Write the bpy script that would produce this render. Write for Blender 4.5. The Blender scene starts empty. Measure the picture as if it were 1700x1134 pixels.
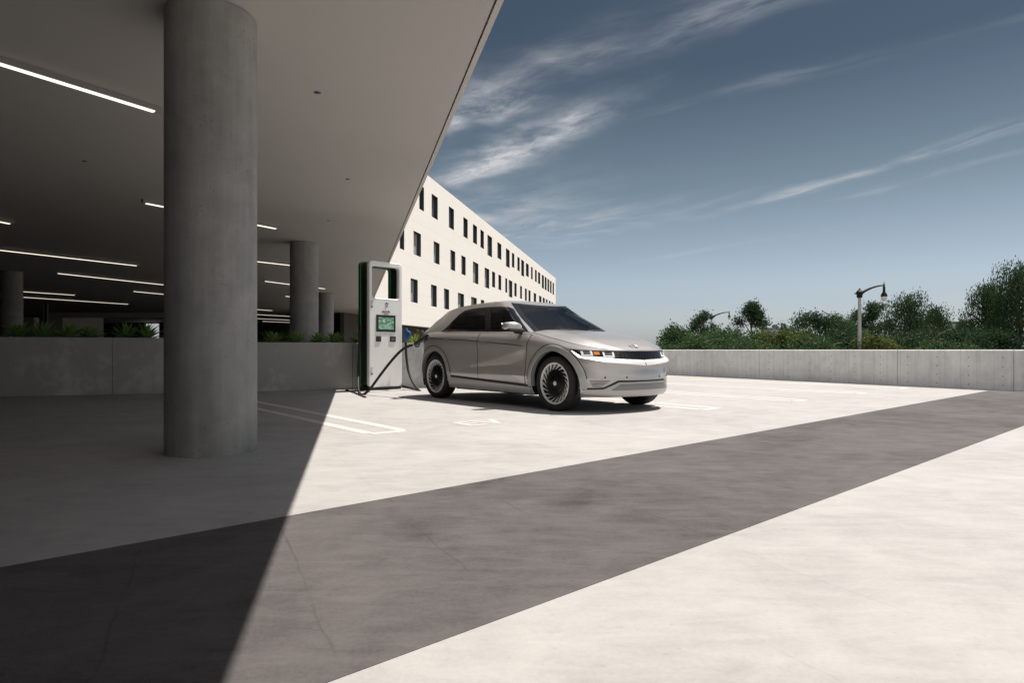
import bpy, bmesh, math, random
import numpy as np
from mathutils import Vector, Matrix
R = math.radians
SC = bpy.context.scene
COL = SC.collection

# ------------------------------------------------------------------ camera, sky, sun, exposure
F, HOR, CX, CAMH = 1060.0, 581.0, 850.0, 0.8205      # focal length / horizon measured on the photograph
cam = bpy.data.cameras.new("camera"); cam_o = bpy.data.objects.new("camera", cam); COL.objects.link(cam_o)
cam_o.location = (0, 0, CAMH); cam_o.rotation_euler = (R(90), 0, 0)
cam.lens = F / 1700 * 36; cam.sensor_width = 36; cam.shift_y = 14 / 1700
cam.clip_start = 0.05; cam.clip_end = 6000
SC.camera = cam_o
SC.view_settings.view_transform = 'Standard'; SC.view_settings.look = 'None'
SC.view_settings.gamma = 1.0; SC.view_settings.use_curve_mapping = False
SC.view_settings.exposure = 0.92
SC.cycles.use_denoising = True
SC.cycles.max_bounces = 9; SC.cycles.diffuse_bounces = 5; SC.cycles.glossy_bounces = 4
SC.cycles.sample_clamp_indirect = 6.0

SUN = Vector((0.360, 0.245, 1.0))                   # towards the sun
sun = bpy.data.lights.new("sun", 'SUN'); sun.energy = 3.6; sun.angle = R(0.5); sun.color = (1.0, 0.93, 0.85)
sun_o = bpy.data.objects.new("sun", sun); COL.objects.link(sun_o)
sun_o.rotation_euler = (-SUN).to_track_quat('-Z', 'Y').to_euler()
sun_o.location = (20, 20, 60)

world = bpy.data.worlds.new("World"); SC.world = world; world.use_nodes = True

class NT:
    """small helper that writes node trees"""
    def __init__(s, tree): s.t = tree; tree.nodes.clear()
    def n(s, kind, **kw):
        nd = s.t.nodes.new(kind)
        for k, v in kw.items(): setattr(nd, k, v)
        return nd
    def link(s, a, b): s.t.links.new(a, b)
    def put(s, sock, v):
        if hasattr(v, 'is_output'): s.t.links.new(v, sock)
        else: sock.default_value = v
    def m(s, op, a, b=0.0, c=None, clamp=False):
        nd = s.n('ShaderNodeMath', operation=op); nd.use_clamp = clamp
        s.put(nd.inputs[0], a); s.put(nd.inputs[1], b)
        if c is not None: s.put(nd.inputs[2], c)
        return nd.outputs[0]
    def mix(s, f, a, b, mode='MIX'):
        nd = s.n('ShaderNodeMix', data_type='RGBA', blend_type=mode)
        s.put(nd.inputs[0], f)
        for i, v in ((6, a), (7, b)):
            s.put(nd.inputs[i], v if hasattr(v, 'is_output') else (*v[:3], 1))
        return nd.outputs[2]
    def noise(s, vec, scale, detail=5, rough=0.55, dist=0.0):
        nd = s.n('ShaderNodeTexNoise'); s.put(nd.inputs['Vector'], vec)
        s.put(nd.inputs['Scale'], scale); nd.inputs['Detail'].default_value = detail
        nd.inputs['Roughness'].default_value = rough; nd.inputs['Distortion'].default_value = dist
        return nd.outputs['Fac']
    def comb(s, x, y, z):
        nd = s.n('ShaderNodeCombineXYZ')
        for i, v in enumerate((x, y, z)): s.put(nd.inputs[i], v)
        return nd.outputs[0]
    def sep(s, v):
        nd = s.n('ShaderNodeSeparateXYZ'); s.put(nd.inputs[0], v); return nd.outputs
    def ramp(s, f, stops, mode='LINEAR'):
        nd = s.n('ShaderNodeValToRGB'); cr = nd.color_ramp; cr.interpolation = mode
        while len(cr.elements) < len(stops): cr.elements.new(0.5)
        for e, (p, c) in zip(cr.elements, stops):
            e.position = p; e.color = (*c, 1) if len(c) == 3 else c
        s.put(nd.inputs[0], f); return nd.outputs[0]
    def smooth(s, v, lo, hi):
        nd = s.n('ShaderNodeMapRange', interpolation_type='SMOOTHSTEP')
        s.put(nd.inputs[0], v); nd.inputs[1].default_value = lo; nd.inputs[2].default_value = hi
        return nd.outputs[0]

def build_sky():
    w = NT(world.node_tree)
    sky = w.n('ShaderNodeTexSky', sky_type='NISHITA'); sky.sun_disc = False
    sky.sun_elevation = math.atan2(1, math.hypot(SUN.x, SUN.y)); sky.sun_rotation = math.atan2(SUN.x, SUN.y)
    sky.air_density = 1.0; sky.dust_density = 1.0; sky.ozone_density = 1.0
    hs = w.n('ShaderNodeHueSaturation'); w.link(sky.outputs[0], hs.inputs['Color'])
    hs.inputs['Saturation'].default_value = 0.62; hs.inputs['Hue'].default_value = 0.492
    d = w.n('ShaderNodeTexCoord').outputs['Generated']
    x, y, z = w.sep(d)
    zc = w.m('MAXIMUM', z, 0.03)
    px, py = w.m('DIVIDE', x, zc), w.m('DIVIDE', y, zc)     # where the view ray meets a cloud layer one unit up
    # clear air darkens with height, as on the photograph's deep polarised sky
    el = w.ramp(w.m('MAXIMUM', z, 0.0), [(0.0, (.96, 1.02, 1.19)), (0.10, (.88, .92, 1.0)), (0.237, (.47, .54, .56)), (0.39, (.22, .275, .325)), (0.52, (.20, .25, .30)), (0.70, (.60, .62, .64)), (1.0, (1.1, 1.1, 1.1))])
    col = w.mix(1.0, hs.outputs[0], el, 'MULTIPLY')
    p = w.comb(px, py, 0.0)
    warp = w.n('ShaderNodeTexNoise'); w.link(p, warp.inputs['Vector']); warp.inputs['Scale'].default_value = 1.6; warp.inputs['Detail'].default_value = 4
    wv = w.n('ShaderNodeVectorMath', operation='MULTIPLY_ADD'); w.link(warp.outputs['Color'], wv.inputs[0])
    wv.inputs[1].default_value = (.30, .30, 0); w.link(p, wv.inputs[2])
    wx, wy, _ = w.sep(wv.outputs[0])
    wx = w.m('SUBTRACT', wx, .15); wy = w.m('SUBTRACT', wy, .15)
    total = None
    # centre x, y, direction (degrees), half length, half width, strength, noise scale across, noise scale along
    for cx, cy, ang, L, W, st, na, nl in CIRRUS:
        ca, sa = math.cos(R(ang)), math.sin(R(ang))
        dx, dy = w.m('SUBTRACT', wx, cx), w.m('SUBTRACT', wy, cy)
        al = w.m('ADD', w.m('MULTIPLY', dx, ca), w.m('MULTIPLY', dy, sa))
        ac = w.m('SUBTRACT', w.m('MULTIPLY', dy, ca), w.m('MULTIPLY', dx, sa))
        r2 = w.m('ADD', w.m('POWER', w.m('ABSOLUTE', w.m('DIVIDE', al, L)), 2.0), w.m('POWER', w.m('ABSOLUTE', w.m('DIVIDE', ac, W)), 2.0))
        env = w.m('POWER', 2.718, w.m('MULTIPLY', r2, -1.0))
        nv = w.comb(w.m('MULTIPLY', al, nl), w.m('MULTIPLY', ac, na), cx * 7.3)
        nz = w.m('MULTIPLY', w.smooth(w.noise(nv, 1.0, 8, .66, .15), .30, .80), w.smooth(w.noise(p, 1.9, 3, .5), .25, .62))
        v = w.m('MULTIPLY', w.m('MULTIPLY', env, nz), st)
        total = v if total is None else w.m('ADD', total, v)
    total = w.m('MULTIPLY', total, w.smooth(z, .02, .10), clamp=True)
    col = w.mix(total, col, CLOUD_COL)
    # broken bright cloud added out of view behind the viewer, as fill light
    fill_bank = w.m('MULTIPLY', w.smooth(w.m('MULTIPLY', y, -1.0), .02, .45), w.smooth(z, .02, .16))
    fill_bank = w.m('MULTIPLY', fill_bank, w.m('ADD', w.m('MULTIPLY', w.smooth(w.noise(d, 2.6, 6, .6), .36, .60), .75), .25))
    col = w.mix(fill_bank, col, FILL_BANK_COL)
    bg = w.n('ShaderNodeBackground'); w.link(col, bg.inputs[0]); bg.inputs[1].default_value = SKY_STRENGTH
    out = w.n('ShaderNodeOutputWorld'); w.link(bg.outputs[0], out.inputs[0])

SKY_STRENGTH = 0.050
FILL_BANK_COL = (9.5, 9.4, 9.3)
CLOUD_COL = (6.2, 6.3, 6.6)
CIRRUS = [
    (0.42, 2.02, -30, .52, .10, .85, 7.0, 2.2),
    (-.02, 2.35, -40, .35, .10, .65, 8.0, 3.0),
    (1.10, 2.28, -42, .75, .055, .27, 8.0, 1.5),
    (0.02, 3.10, -57, .50, .16, 1.7, 5.0, 2.2),
    (-.18, 2.70, -50, .28, .13, 1.7, 6.0, 3.0),
    (.16, 2.95, -62, .34, .11, 1.5, 6.0, 3.0),
    (-.20, 3.55, -55, .45, .12, 1.4, 5.0, 2.0),
    (0.20, 5.3, -50, 1.0, .55, 1.3, 2.2, .8),
    (-.30, 4.6, -50, .9, .35, 1.1, 2.5, .9),
    (2.02, 3.45, -68, .85, .075, 1.0, 6.0, 1.2),
    (1.75, 4.15, -66, .50, .08, .75, 6.0, 1.5),
    (2.35, 3.75, -68, .50, .06, .8, 6.0, 1.5),
    (1.35, 4.35, -62, .40, .07, .35, 6.0, 1.4),
    (2.0, 6.2, -60, .9, .10, .6, 4.0, .8),
]
build_sky()

# ------------------------------------------------------------------ helpers
def G(px, py):                                       # point of the ground seen at a photo pixel, used to measure the place
    y = CAMH * F / (py - HOR); return ((px - CX) * y / F, y)
def at(px, y): return (px - CX) * y / F              # sideways position at a depth
def up(py, y): return CAMH - (py - HOR) * y / F      # height at a depth

def tag(o, label=None, cat=None, group=None, kind=None):
    if label: o['label'] = label
    if cat: o['category'] = cat
    if group: o['group'] = group
    if kind: o['kind'] = kind
    return o
def empty(name, loc=(0, 0, 0), rz=0.0, label=None, cat=None, group=None):
    o = bpy.data.objects.new(name, None); COL.objects.link(o); o.location = loc; o.rotation_euler = (0, 0, rz)
    o.empty_display_size = .2
    return tag(o, label, cat, group)
def copy_tree(o, parent=None):
    c = o.copy(); COL.objects.link(c)
    if parent is not None: c.parent = parent
    for ch in list(o.children): copy_tree(ch, c)
    return c

class MB:
    def __init__(s): s.v = []; s.f = []
    def add(s, vs, fs):
        b = len(s.v); s.v += [tuple(map(float, p)) for p in vs]; s.f += [tuple(i + b for i in f) for f in fs]; return s
    def box(s, x0, x1, y0, y1, z0, z1, M=None):
        vs = [(x, y, z) for z in (z0, z1) for y in (y0, y1) for x in (x0, x1)]
        if M is not None: vs = [tuple(M @ Vector(p)) for p in vs]
        return s.add(vs, [(0, 2, 3, 1), (4, 5, 7, 6), (0, 1, 5, 4), (2, 6, 7, 3), (0, 4, 6, 2), (1, 3, 7, 5)])
    def grid(s, P, closed_u=False, flip=False):
        P = [list(r) for r in P]; nu, nv = len(P), len(P[0]); fs = []
        for i in range(nu if closed_u else nu - 1):
            for j in range(nv - 1):
                a, b, c, d = i * nv + j, ((i + 1) % nu) * nv + j, ((i + 1) % nu) * nv + j + 1, i * nv + j + 1
                fs.append((a, d, c, b) if flip else (a, b, c, d))
        return s.add([p for r in P for p in r], fs)
    def lathe(s, prof, n=32, M=None, a0=0.0, a1=2 * math.pi, closed=True):
        """profile of (radius, height) spun round z"""
        rows = []
        for k in range(n if closed else n + 1):
            a = a0 + (a1 - a0) * k / n
            row = [(r * math.cos(a), r * math.sin(a), h) for r, h in prof]
            if M is not None: row = [tuple(M @ Vector(p)) for p in row]
            rows.append(row)
        return s.grid(rows, closed_u=closed)
    def tube(s, pts, r, n=10, caps=True):
        pts = [Vector(p) for p in pts]; rs = r if isinstance(r, (list, tuple)) else [r] * len(pts)
        rows = []; t = (pts[1] - pts[0]).normalized()
        ref = Vector((0, 0, 1)) if abs(t.z) < .9 else Vector((1, 0, 0))
        nrm = (ref - t * ref.dot(t)).normalized()
        for i, p in enumerate(pts):
            t = (pts[min(i + 1, len(pts) - 1)] - pts[max(i - 1, 0)]).normalized()
            nrm = (nrm - t * nrm.dot(t)).normalized(); b = t.cross(nrm)
            rows.append([tuple(p + (nrm * math.cos(2 * math.pi * k / n) + b * math.sin(2 * math.pi * k / n)) * rs[i]) for k in range(n)])
        base = len(s.v); s.v += [q for row in rows for q in row]
        for i in range(len(rows) - 1):
            for k in range(n):
                s.f.append((base + i * n + k, base + i * n + (k + 1) % n, base + (i + 1) * n + (k + 1) % n, base + (i + 1) * n + k))
        if caps:
            s.f.append(tuple(base + k for k in range(n))[::-1]); s.f.append(tuple(base + (len(rows) - 1) * n + k for k in range(n)))
        return s
    def prism(s, poly, z0, z1, M=None):
        """polygon (counter-clockwise in xy) pulled up from z0 to z1"""
        n = len(poly); vs = [(x, y, z0) for x, y in poly] + [(x, y, z1) for x, y in poly]
        if M is not None: vs = [tuple(M @ Vector(p)) for p in vs]
        return s.add(vs, [tuple(range(n))[::-1], tuple(range(n, 2 * n))] + [(i, (i + 1) % n, (i + 1) % n + n, i + n) for i in range(n)])
    def face_out(s, d):
        a, b, c = (Vector(s.v[i]) for i in s.f[len(s.f) // 2][:3])
        if (b - a).cross(c - a).dot(Vector(d)) < 0: s.f = [f[::-1] for f in s.f]
        return s
    def build(s, name, mat, parent=None, smooth=None, bevel=0.0, fixn=False, loc=None):
        me = bpy.data.meshes.new(name); me.from_pydata(s.v, [], s.f); me.validate()
        if bevel or fixn:
            bm = bmesh.new(); bm.from_mesh(me)
            bmesh.ops.remove_doubles(bm, verts=bm.verts, dist=1e-5)
            bmesh.ops.recalc_face_normals(bm, faces=bm.faces)
            if bevel:
                es = [e for e in bm.edges if len(e.link_faces) == 2 and e.calc_face_angle(0) > R(30)]
                bmesh.ops.bevel(bm, geom=es, offset=bevel, offset_type='OFFSET', segments=2, profile=.6, affect='EDGES', clamp_overlap=True)
            bm.to_mesh(me); bm.free()
        me.materials.append(mat)
        if smooth is not None:
            me.polygons.foreach_set('use_smooth', [True] * len(me.polygons)); me.set_sharp_from_angle(angle=R(smooth))
        me.update()
        o = bpy.data.objects.new(name, me); COL.objects.link(o)
        if parent is not None: o.parent = parent
        if loc is not None: o.location = loc
        return o

def lerp(a, b, t): return a + (b - a) * t
def lin(a, b, n): return [a + (b - a) * i / (n - 1) for i in range(n)]
def poly(x, pts):
    """piecewise linear through pts"""
    if x <= pts[0][0]: return pts[0][1]
    for (a, ya), (b, yb) in zip(pts, pts[1:]):
        if x <= b: return ya + (yb - ya) * (x - a) / (b - a)
    return pts[-1][1]

# ------------------------------------------------------------------ materials
def pbr(name, col, rough=.6, metal=0.0, var=0.0, scale=4.0, col2=None, bump=0.0, bscale=40.0, coat=0.0, stretch=(1, 1, 1), spec=.5, emit=None, estr=0.0, rvar=0.0):
    m = bpy.data.materials.new(name); m.use_nodes = True; t = NT(m.node_tree)
    b = t.n('ShaderNodeBsdfPrincipled'); o = t.n('ShaderNodeOutputMaterial'); t.link(b.outputs[0], o.inputs[0])
    b.inputs['Roughness'].default_value = rough; b.inputs['Metallic'].default_value = metal
    b.inputs['Coat Weight'].default_value = coat; b.inputs['Specular IOR Level'].default_value = spec
    b.inputs['Coat Roughness'].default_value = .08
    b.inputs['Base Color'].default_value = (*col, 1)
    if emit: b.inputs['Emission Color'].default_value = (*emit, 1); b.inputs['Emission Strength'].default_value = estr
    if var or bump or rvar:
        co = t.n('ShaderNodeTexCoord').outputs['Object']
        mp = t.n('ShaderNodeMapping'); t.link(co, mp.inputs[0]); mp.inputs['Scale'].default_value = stretch
        v = mp.outputs[0]
    if var:
        a = t.noise(v, scale, 7, .6, .3); c = t.noise(v, scale * 7, 5, .6)
        f = t.m('ADD', t.m('MULTIPLY', a, .7), t.m('MULTIPLY', c, .3))
        lo = tuple(max(0, k * (1 - var)) for k in col); hi = col2 or tuple(k * (1 + var) for k in col)
        t.link(t.ramp(f, [(.30, lo), (.70, hi)]), b.inputs['Base Color'])
    if rvar:
        t.link(t.m('ADD', t.m('MULTIPLY', t.noise(v, scale * 2, 4), rvar), rough - rvar / 2), b.inputs['Roughness'])
    if bump:
        bp = t.n('ShaderNodeBump'); bp.inputs['Strength'].default_value = bump; bp.inputs['Distance'].default_value = .01
        t.link(t.noise(v, bscale, 4, .6), bp.inputs['Height']); t.link(bp.outputs[0], b.inputs['Normal'])
    return m

def concrete_floor(name, base, amp, warm=(1, .985, .968), rough=.75, cracks=0.0, stretch=(1, 1, 1)):
    m = bpy.data.materials.new(name); m.use_nodes = True; t = NT(m.node_tree)
    b = t.n('ShaderNodeBsdfPrincipled'); o = t.n('ShaderNodeOutputMaterial'); t.link(b.outputs[0], o.inputs[0])
    co = t.n('ShaderNodeTexCoord').outputs['Object']
    mp = t.n('ShaderNodeMapping'); t.link(co, mp.inputs[0]); mp.inputs['Scale'].default_value = stretch; mp.inputs['Rotation'].default_value = (0, 0, R(-20))
    v = mp.outputs[0]
    br = t.n('ShaderNodeMapping'); t.link(co, br.inputs[0]); br.inputs['Scale'].default_value = (3.2, 11, 1); br.inputs['Rotation'].default_value = (0, 0, R(28))
    f = t.m('ADD', t.m('ADD', t.m('MULTIPLY', t.noise(v, .55, 6, .6, .6), .28), t.m('MULTIPLY', t.noise(v, 2.6, 6, .62, .8), .28)),
            t.m('ADD', t.m('MULTIPLY', t.noise(br.outputs[0], 1.0, 6, .68, .6), .26), t.m('MULTIPLY', t.noise(v, 55, 5, .75), .18)))
    c = t.ramp(f, [(.36, tuple(base * (1 - amp) * k for k in warm)), (.5, tuple(base * k for k in warm)), (.64, tuple(base * (1 + amp * .8) * k for k in warm))])
    # dark pits and fine stains
    pit = t.smooth(t.noise(v, 26, 3, .6), .64, .74)
    c = t.mix(t.m('MULTIPLY', pit, .30), c, tuple(base * .55 * k for k in warm))
    if cracks:
        # saw cut joints every 1.9 m and a few wandering cracks
        vx, vy, _ = t.sep(co)
        wob = t.m('MULTIPLY', t.m('SUBTRACT', t.noise(co, 1.3, 4, .6), .5), .22)
        u = t.m('ADD', t.m('ADD', t.m('MULTIPLY', vx, .91 / .56), t.m('MULTIPLY', vy, .42 / .56)), wob)
        fr = t.m('ABSOLUTE', t.m('SUBTRACT', t.m('FRACT', u), .5))
        jl = t.m('SUBTRACT', 1.0, t.smooth(fr, .003, .014))
        jl = t.m('MULTIPLY', jl, t.smooth(t.noise(co, 1.4, 3), .42, .60))
        vo = t.n('ShaderNodeTexVoronoi', feature='DISTANCE_TO_EDGE'); vo.inputs['Scale'].default_value = .62
        wv = t.n('ShaderNodeVectorMath', operation='MULTIPLY_ADD'); nn = t.n('ShaderNodeTexNoise'); nn.inputs['Scale'].default_value = 2.2; nn.inputs['Detail'].default_value = 6
        t.link(co, nn.inputs['Vector']); t.link(nn.outputs['Color'], wv.inputs[0]); wv.inputs[1].default_value = (.5, .5, 0); t.link(co, wv.inputs[2]); t.link(wv.outputs[0], vo.inputs['Vector'])
        ck = t.m('SUBTRACT', 1.0, t.smooth(vo.outputs['Distance'], .0, .010)); ck = t.m('MULTIPLY', ck, t.smooth(t.noise(co, .55, 3), .46, .60))
        k = t.m('MULTIPLY', t.m('MAXIMUM', jl, t.m('MULTIPLY', ck, .35)), cracks)
        c = t.mix(k, c, tuple(base * .35 * q for q in warm))
    t.link(c, b.inputs['Base Color'])
    t.link(t.m('ADD', t.m('MULTIPLY', t.noise(v, 3, 4), .25), rough - .12), b.inputs['Roughness'])
    b.inputs['Specular IOR Level'].default_value = .12
    bp = t.n('ShaderNodeBump'); bp.inputs['Strength'].default_value = .22; bp.inputs['Distance'].default_value = .004
    t.link(t.noise(v, 90, 5, .7), bp.inputs['Height']); t.link(bp.outputs[0], b.inputs['Normal'])
    return m

def cast_concrete(name, base, amp, streak=True, pores=True, holes=None, boards=False):
    """fair faced concrete: cloudy, vertical run marks, blow holes; holes = (pitch along, first, rows) of tie holes"""
    m = bpy.data.materials.new(name); m.use_nodes = True; t = NT(m.node_tree)
    b = t.n('ShaderNodeBsdfPrincipled'); o = t.n('ShaderNodeOutputMaterial'); t.link(b.outputs[0], o.inputs[0])
    co = t.n('ShaderNodeTexCoord').outputs['Object']; x, y, z = t.sep(co)
    f = t.m('ADD', t.m('MULTIPLY', t.noise(co, 1.1, 7, .62, .8), .5), t.m('MULTIPLY', t.noise(co, 5.5, 6, .65), .32))
    st = t.n('ShaderNodeMapping'); t.link(co, st.inputs[0]); st.inputs['Scale'].default_value = (7, 7, .35)
    f = t.m('ADD', f, t.m('MULTIPLY', t.noise(st.outputs[0], 1.6, 5, .7), .36 if streak else .10))
    c = t.ramp(f, [(.46, (base * (1 - amp) * 1.0, base * (1 - amp), base * (1 - amp) * .97)), (.58, (base, base * .99, base * .965)), (.70, (base * (1 + amp), base * (1 + amp) * .985, base * (1 + amp) * .95))])
    if pores:
        vo = t.n('ShaderNodeTexVoronoi'); vo.inputs['Scale'].default_value = 22; t.link(co, vo.inputs['Vector'])
        pm = t.m('MULTIPLY', t.m('SUBTRACT', 1.0, t.smooth(vo.outputs['Distance'], .09, .17)), t.smooth(t.noise(co, 2.6, 3), .46, .58))
        c = t.mix(t.m('MULTIPLY', pm, .5), c, (base * .25,) * 3)
    if boards:
        wv = t.m('FRACT', t.m('MULTIPLY', x, 1 / .31)); bd = t.m('SUBTRACT', 1.0, t.smooth(t.m('ABSOLUTE', t.m('SUBTRACT', wv, .5)), .006, .03))
        c = t.mix(t.m('MULTIPLY', bd, t.m('MULTIPLY', .75, t.noise(co, 1.1, 2))), c, (base * .45,) * 3)
        cell = t.n('ShaderNodeTexWhiteNoise', noise_dimensions='1D'); t.link(t.m('FLOOR', t.m('MULTIPLY', x, 1 / 1.24)), cell.inputs['W'])
        c = t.mix(t.m('MULTIPLY', cell.outputs['Value'], .16), c, (base * .5,) * 3)
    if holes:
        pitch, rows = holes
        fx = t.m('MULTIPLY', t.m('SUBTRACT', t.m('FRACT', t.m('DIVIDE', x, pitch)), .5), pitch)
        fz = t.m('MULTIPLY', t.m('SUBTRACT', t.m('FRACT', t.m('DIVIDE', z, rows)), .5), rows)
        dd = t.m('SQRT', t.m('ADD', t.m('MULTIPLY', fx, fx), t.m('MULTIPLY', fz, fz)))
        c = t.mix(t.m('MULTIPLY', t.m('SUBTRACT', 1.0, t.smooth(dd, .010, .017)), .62), c, (.03, .03, .03))
    t.link(c, b.inputs['Base Color']); b.inputs['Roughness'].default_value = .72; b.inputs['Specular IOR Level'].default_value = .3
    bp = t.n('ShaderNodeBump'); bp.inputs['Strength'].default_value = .25; bp.inputs['Distance'].default_value = .006
    t.link(t.noise(co, 30, 6, .7), bp.inputs['Height']); t.link(bp.outputs[0], b.inputs['Normal'])
    return m

def leaf_mat(name, c1, c2, gloss=.6, trans=.22):
    m = bpy.data.materials.new(name); m.use_nodes = True; t = NT(m.node_tree)
    o = t.n('ShaderNodeOutputMaterial'); co = t.n('ShaderNodeTexCoord').outputs['Object']
    c = t.ramp(t.m('ADD', t.m('MULTIPLY', t.noise(co, .9, 3), .6), t.m('MULTIPLY', t.noise(co, 9, 3), .4)), [(.32, c1), (.68, c2)])
    b = t.n('ShaderNodeBsdfPrincipled'); t.link(c, b.inputs['Base Color']); b.inputs['Roughness'].default_value = gloss; b.inputs['Specular IOR Level'].default_value = .08
    tr = t.n('ShaderNodeBsdfTranslucent'); t.link(t.mix(.5, c, (c2[0] * 1.6, c2[1] * 1.7, c2[2] * .8)), tr.inputs[0])
    mx = t.n('ShaderNodeMixShader'); mx.inputs[0].default_value = trans
    t.link(b.outputs[0], mx.inputs[1]); t.link(tr.outputs[0], mx.inputs[2]); t.link(mx.outputs[0], o.inputs[0])
    return m

M = {}
M['deck'] = concrete_floor('pale_concrete', .372, .22, warm=(1, .972, .955), rough=.8, cracks=.10)
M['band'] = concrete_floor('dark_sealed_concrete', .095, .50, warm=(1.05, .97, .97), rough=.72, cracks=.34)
M['line'] = pbr('white_line_paint', (.56, .535, .50), .7, var=.08, scale=12)
M['earth'] = pbr('dry_earth', (.16, .14, .10), .9, var=.3, scale=.6)
M['column'] = cast_concrete('column_concrete', .275, .22)
M['planter'] = cast_concrete('planter_concrete', .60, .30, streak=False, pores=False)
M['parapet'] = cast_concrete('parapet_concrete', .66, .16, holes=(.62, .19), boards=True, pores=False)
M['soffit'] = pbr('painted_soffit', (.47, .452, .43), .8, var=.035, scale=.5, bump=.05, bscale=120)
M['trim'] = pbr('edge_trim_metal', (.52, .50, .47), .5, var=.03)
M['groove'] = pbr('dark_groove', (.02, .02, .02), .8)
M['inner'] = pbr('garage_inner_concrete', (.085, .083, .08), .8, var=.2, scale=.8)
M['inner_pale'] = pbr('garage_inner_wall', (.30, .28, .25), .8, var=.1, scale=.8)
M['black'] = pbr('matt_black', (.012, .012, .013), .55)
M['rubber'] = pbr('black_rubber', (.016, .016, .017), .62, var=.2, scale=9)
M['lamp_on'] = pbr('lit_diffuser', (.9, .88, .82), .5, emit=(1.0, .90, .76), estr=.74)
M['white'] = pbr('white_enamel', (.80, .79, .775), .38, coat=.15, var=.012, scale=2)
# ------------------------------------------------------------------ ground, paving and painted markings
def sheet(name, pts, z, mat, kind='structure'):
    mb = MB(); n = len(pts); mb.add([(x, y, z) for x, y in pts] + [(x, y, -.004) for x, y in pts], [tuple(range(n))] + [(i, i + n, (i + 1) % n + n, (i + 1) % n) for i in range(n)] * (z > 0))
    return tag(mb.build(name, mat), kind=kind)
sheet('ground', [(-1800, -300), (1800, -300), (1800, 3000), (-1800, 3000)], -.03, M['earth'])
WALL_DIR = Vector((-.5028, .8644, 0)); WALL_A = Vector((12.6, 8.39, 0))      # the parapet's foot runs from here to the upper left
sheet('parking_deck', [(-60, -20), (26, -20), (12.75, 8.42), (-7.6, 43.3), (-34, 132), (-80, 132), (-80, -20)], 0.0, M['deck'])
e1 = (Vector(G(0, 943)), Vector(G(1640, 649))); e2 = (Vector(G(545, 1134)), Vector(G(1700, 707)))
sheet('bounce_cut_floor', [(-46, 7.0), (-9.6, 11.6), (-1.0, 14.6), (-8.6, 42.0), (-9.9, 46), (-12.4, 62), (-46, 62)], .003, M['inner'])  # unseen dark sheet, added to cut bounced light inside the garage
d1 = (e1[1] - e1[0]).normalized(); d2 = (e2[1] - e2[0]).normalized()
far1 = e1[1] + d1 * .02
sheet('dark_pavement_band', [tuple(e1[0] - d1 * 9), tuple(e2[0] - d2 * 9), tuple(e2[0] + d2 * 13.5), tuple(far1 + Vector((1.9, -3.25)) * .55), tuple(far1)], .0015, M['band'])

HEAD = Vector((math.sin(.672), -math.cos(.672)))     # the way the parked car points, the way the bays run
SIDE = Vector((math.cos(.672), math.sin(.672)))
def strip(a, b, w, z=.0025):
    a, b = Vector(a), Vector(b); d = (b - a).normalized(); n = Vector((-d.y, d.x)) * w / 2
    return [(*(a - n), z), (*(b - n), z), (*(b + n), z), (*(a + n), z)]
def slab_on(mb, q):
    mb.add(q + [(x, y, -.003) for x, y, _ in q], [(0, 1, 2, 3), (0, 4, 5, 1), (1, 5, 6, 2), (2, 6, 7, 3), (3, 7, 4, 0)])
def bay_mark(tip, length, gap=.30, w=.10, dirn=-HEAD, skew=0.0, label=None):
    mb = MB(); tip = Vector(tip); s = Vector((dirn.y, -dirn.x))
    a, b = tip - s * gap / 2, tip + s * gap / 2 + dirn * skew
    for p in (a, b): slab_on(mb, strip(p, p + dirn * length, w))
    slab_on(mb, strip(a - dirn * w / 2, b - dirn * w / 2, w, .0030))
    o = mb.build('bay_marking', M['line']); return tag(o, kind='structure')
ldir = (Vector(G(428, 667)) - Vector(G(680, 716))).normalized()
bay_mark((Vector(G(668, 715)) + Vector(G(612, 719.5))) / 2, 5.6, gap=.38, w=.12, dirn=ldir)
for px, py in ((1186, 677.5), (1331.5, 664.2), (1432, 652.6), (1500, 644.5)):
    bay_mark(Vector(G(px, py)) + SIDE * -.18, 5.4, gap=.38, w=.12)
tx = bpy.data.curves.new('ev_text', 'FONT'); tx.body = 'EV'; tx.size = .56; tx.space_character = .95; tx.offset = .008
to = bpy.data.objects.new('ev_text', tx); COL.objects.link(to); bpy.context.view_layer.update()
tm = bpy.data.meshes.new_from_object(to.evaluated_get(bpy.context.evaluated_depsgraph_get())); bpy.data.objects.remove(to)
tm.materials.clear(); tm.materials.append(M['line'])
ev = bpy.data.objects.new('bay_lettering', tm); COL.objects.link(ev); tag(ev, kind='structure')
p0 = G(777, 708); ev.location = (p0[0], p0[1], .0025); ev.rotation_euler = (0, 0, math.atan2(SIDE.y, SIDE.x))

# ------------------------------------------------------------------ the canopy over the garage and what carries it
HC = 3.52                                            # underside of the canopy
def edge_x(y): return 1.171 - .251 * y               # its free edge runs away to the left
cn = empty('parking_canopy', (0, 0, HC), 0, 'wide flat concrete canopy roof over the left of the parking deck', 'canopy')
Y0, Y1 = -9.0, 66.0
def slab(name, o0, o1, z0, z1, mat):
    mb = MB(); mb.prism([(edge_x(Y0) + o0, Y0), (edge_x(43.4) + o0, 43.4), (edge_x(43.4) + o1, 43.4), (edge_x(Y0) + o1, Y0)][::1], z0, z1)
    return mb.build(name, mat, cn, fixn=True)
mb = MB(); mb.prism([(-46, Y0), (edge_x(Y0) - .068, Y0), (edge_x(43.4) - .068, 43.4), (edge_x(43.4) - 1.2, Y1), (-46, Y1)], 0, .5)
mb.build('soffit_slab', M['soffit'], cn, fixn=True)
slab('shadow_groove', -.068, -.052, .03, .5, M['groove'])
slab('edge_trim', -.052, 0, -.005, .52, M['trim'])
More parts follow.
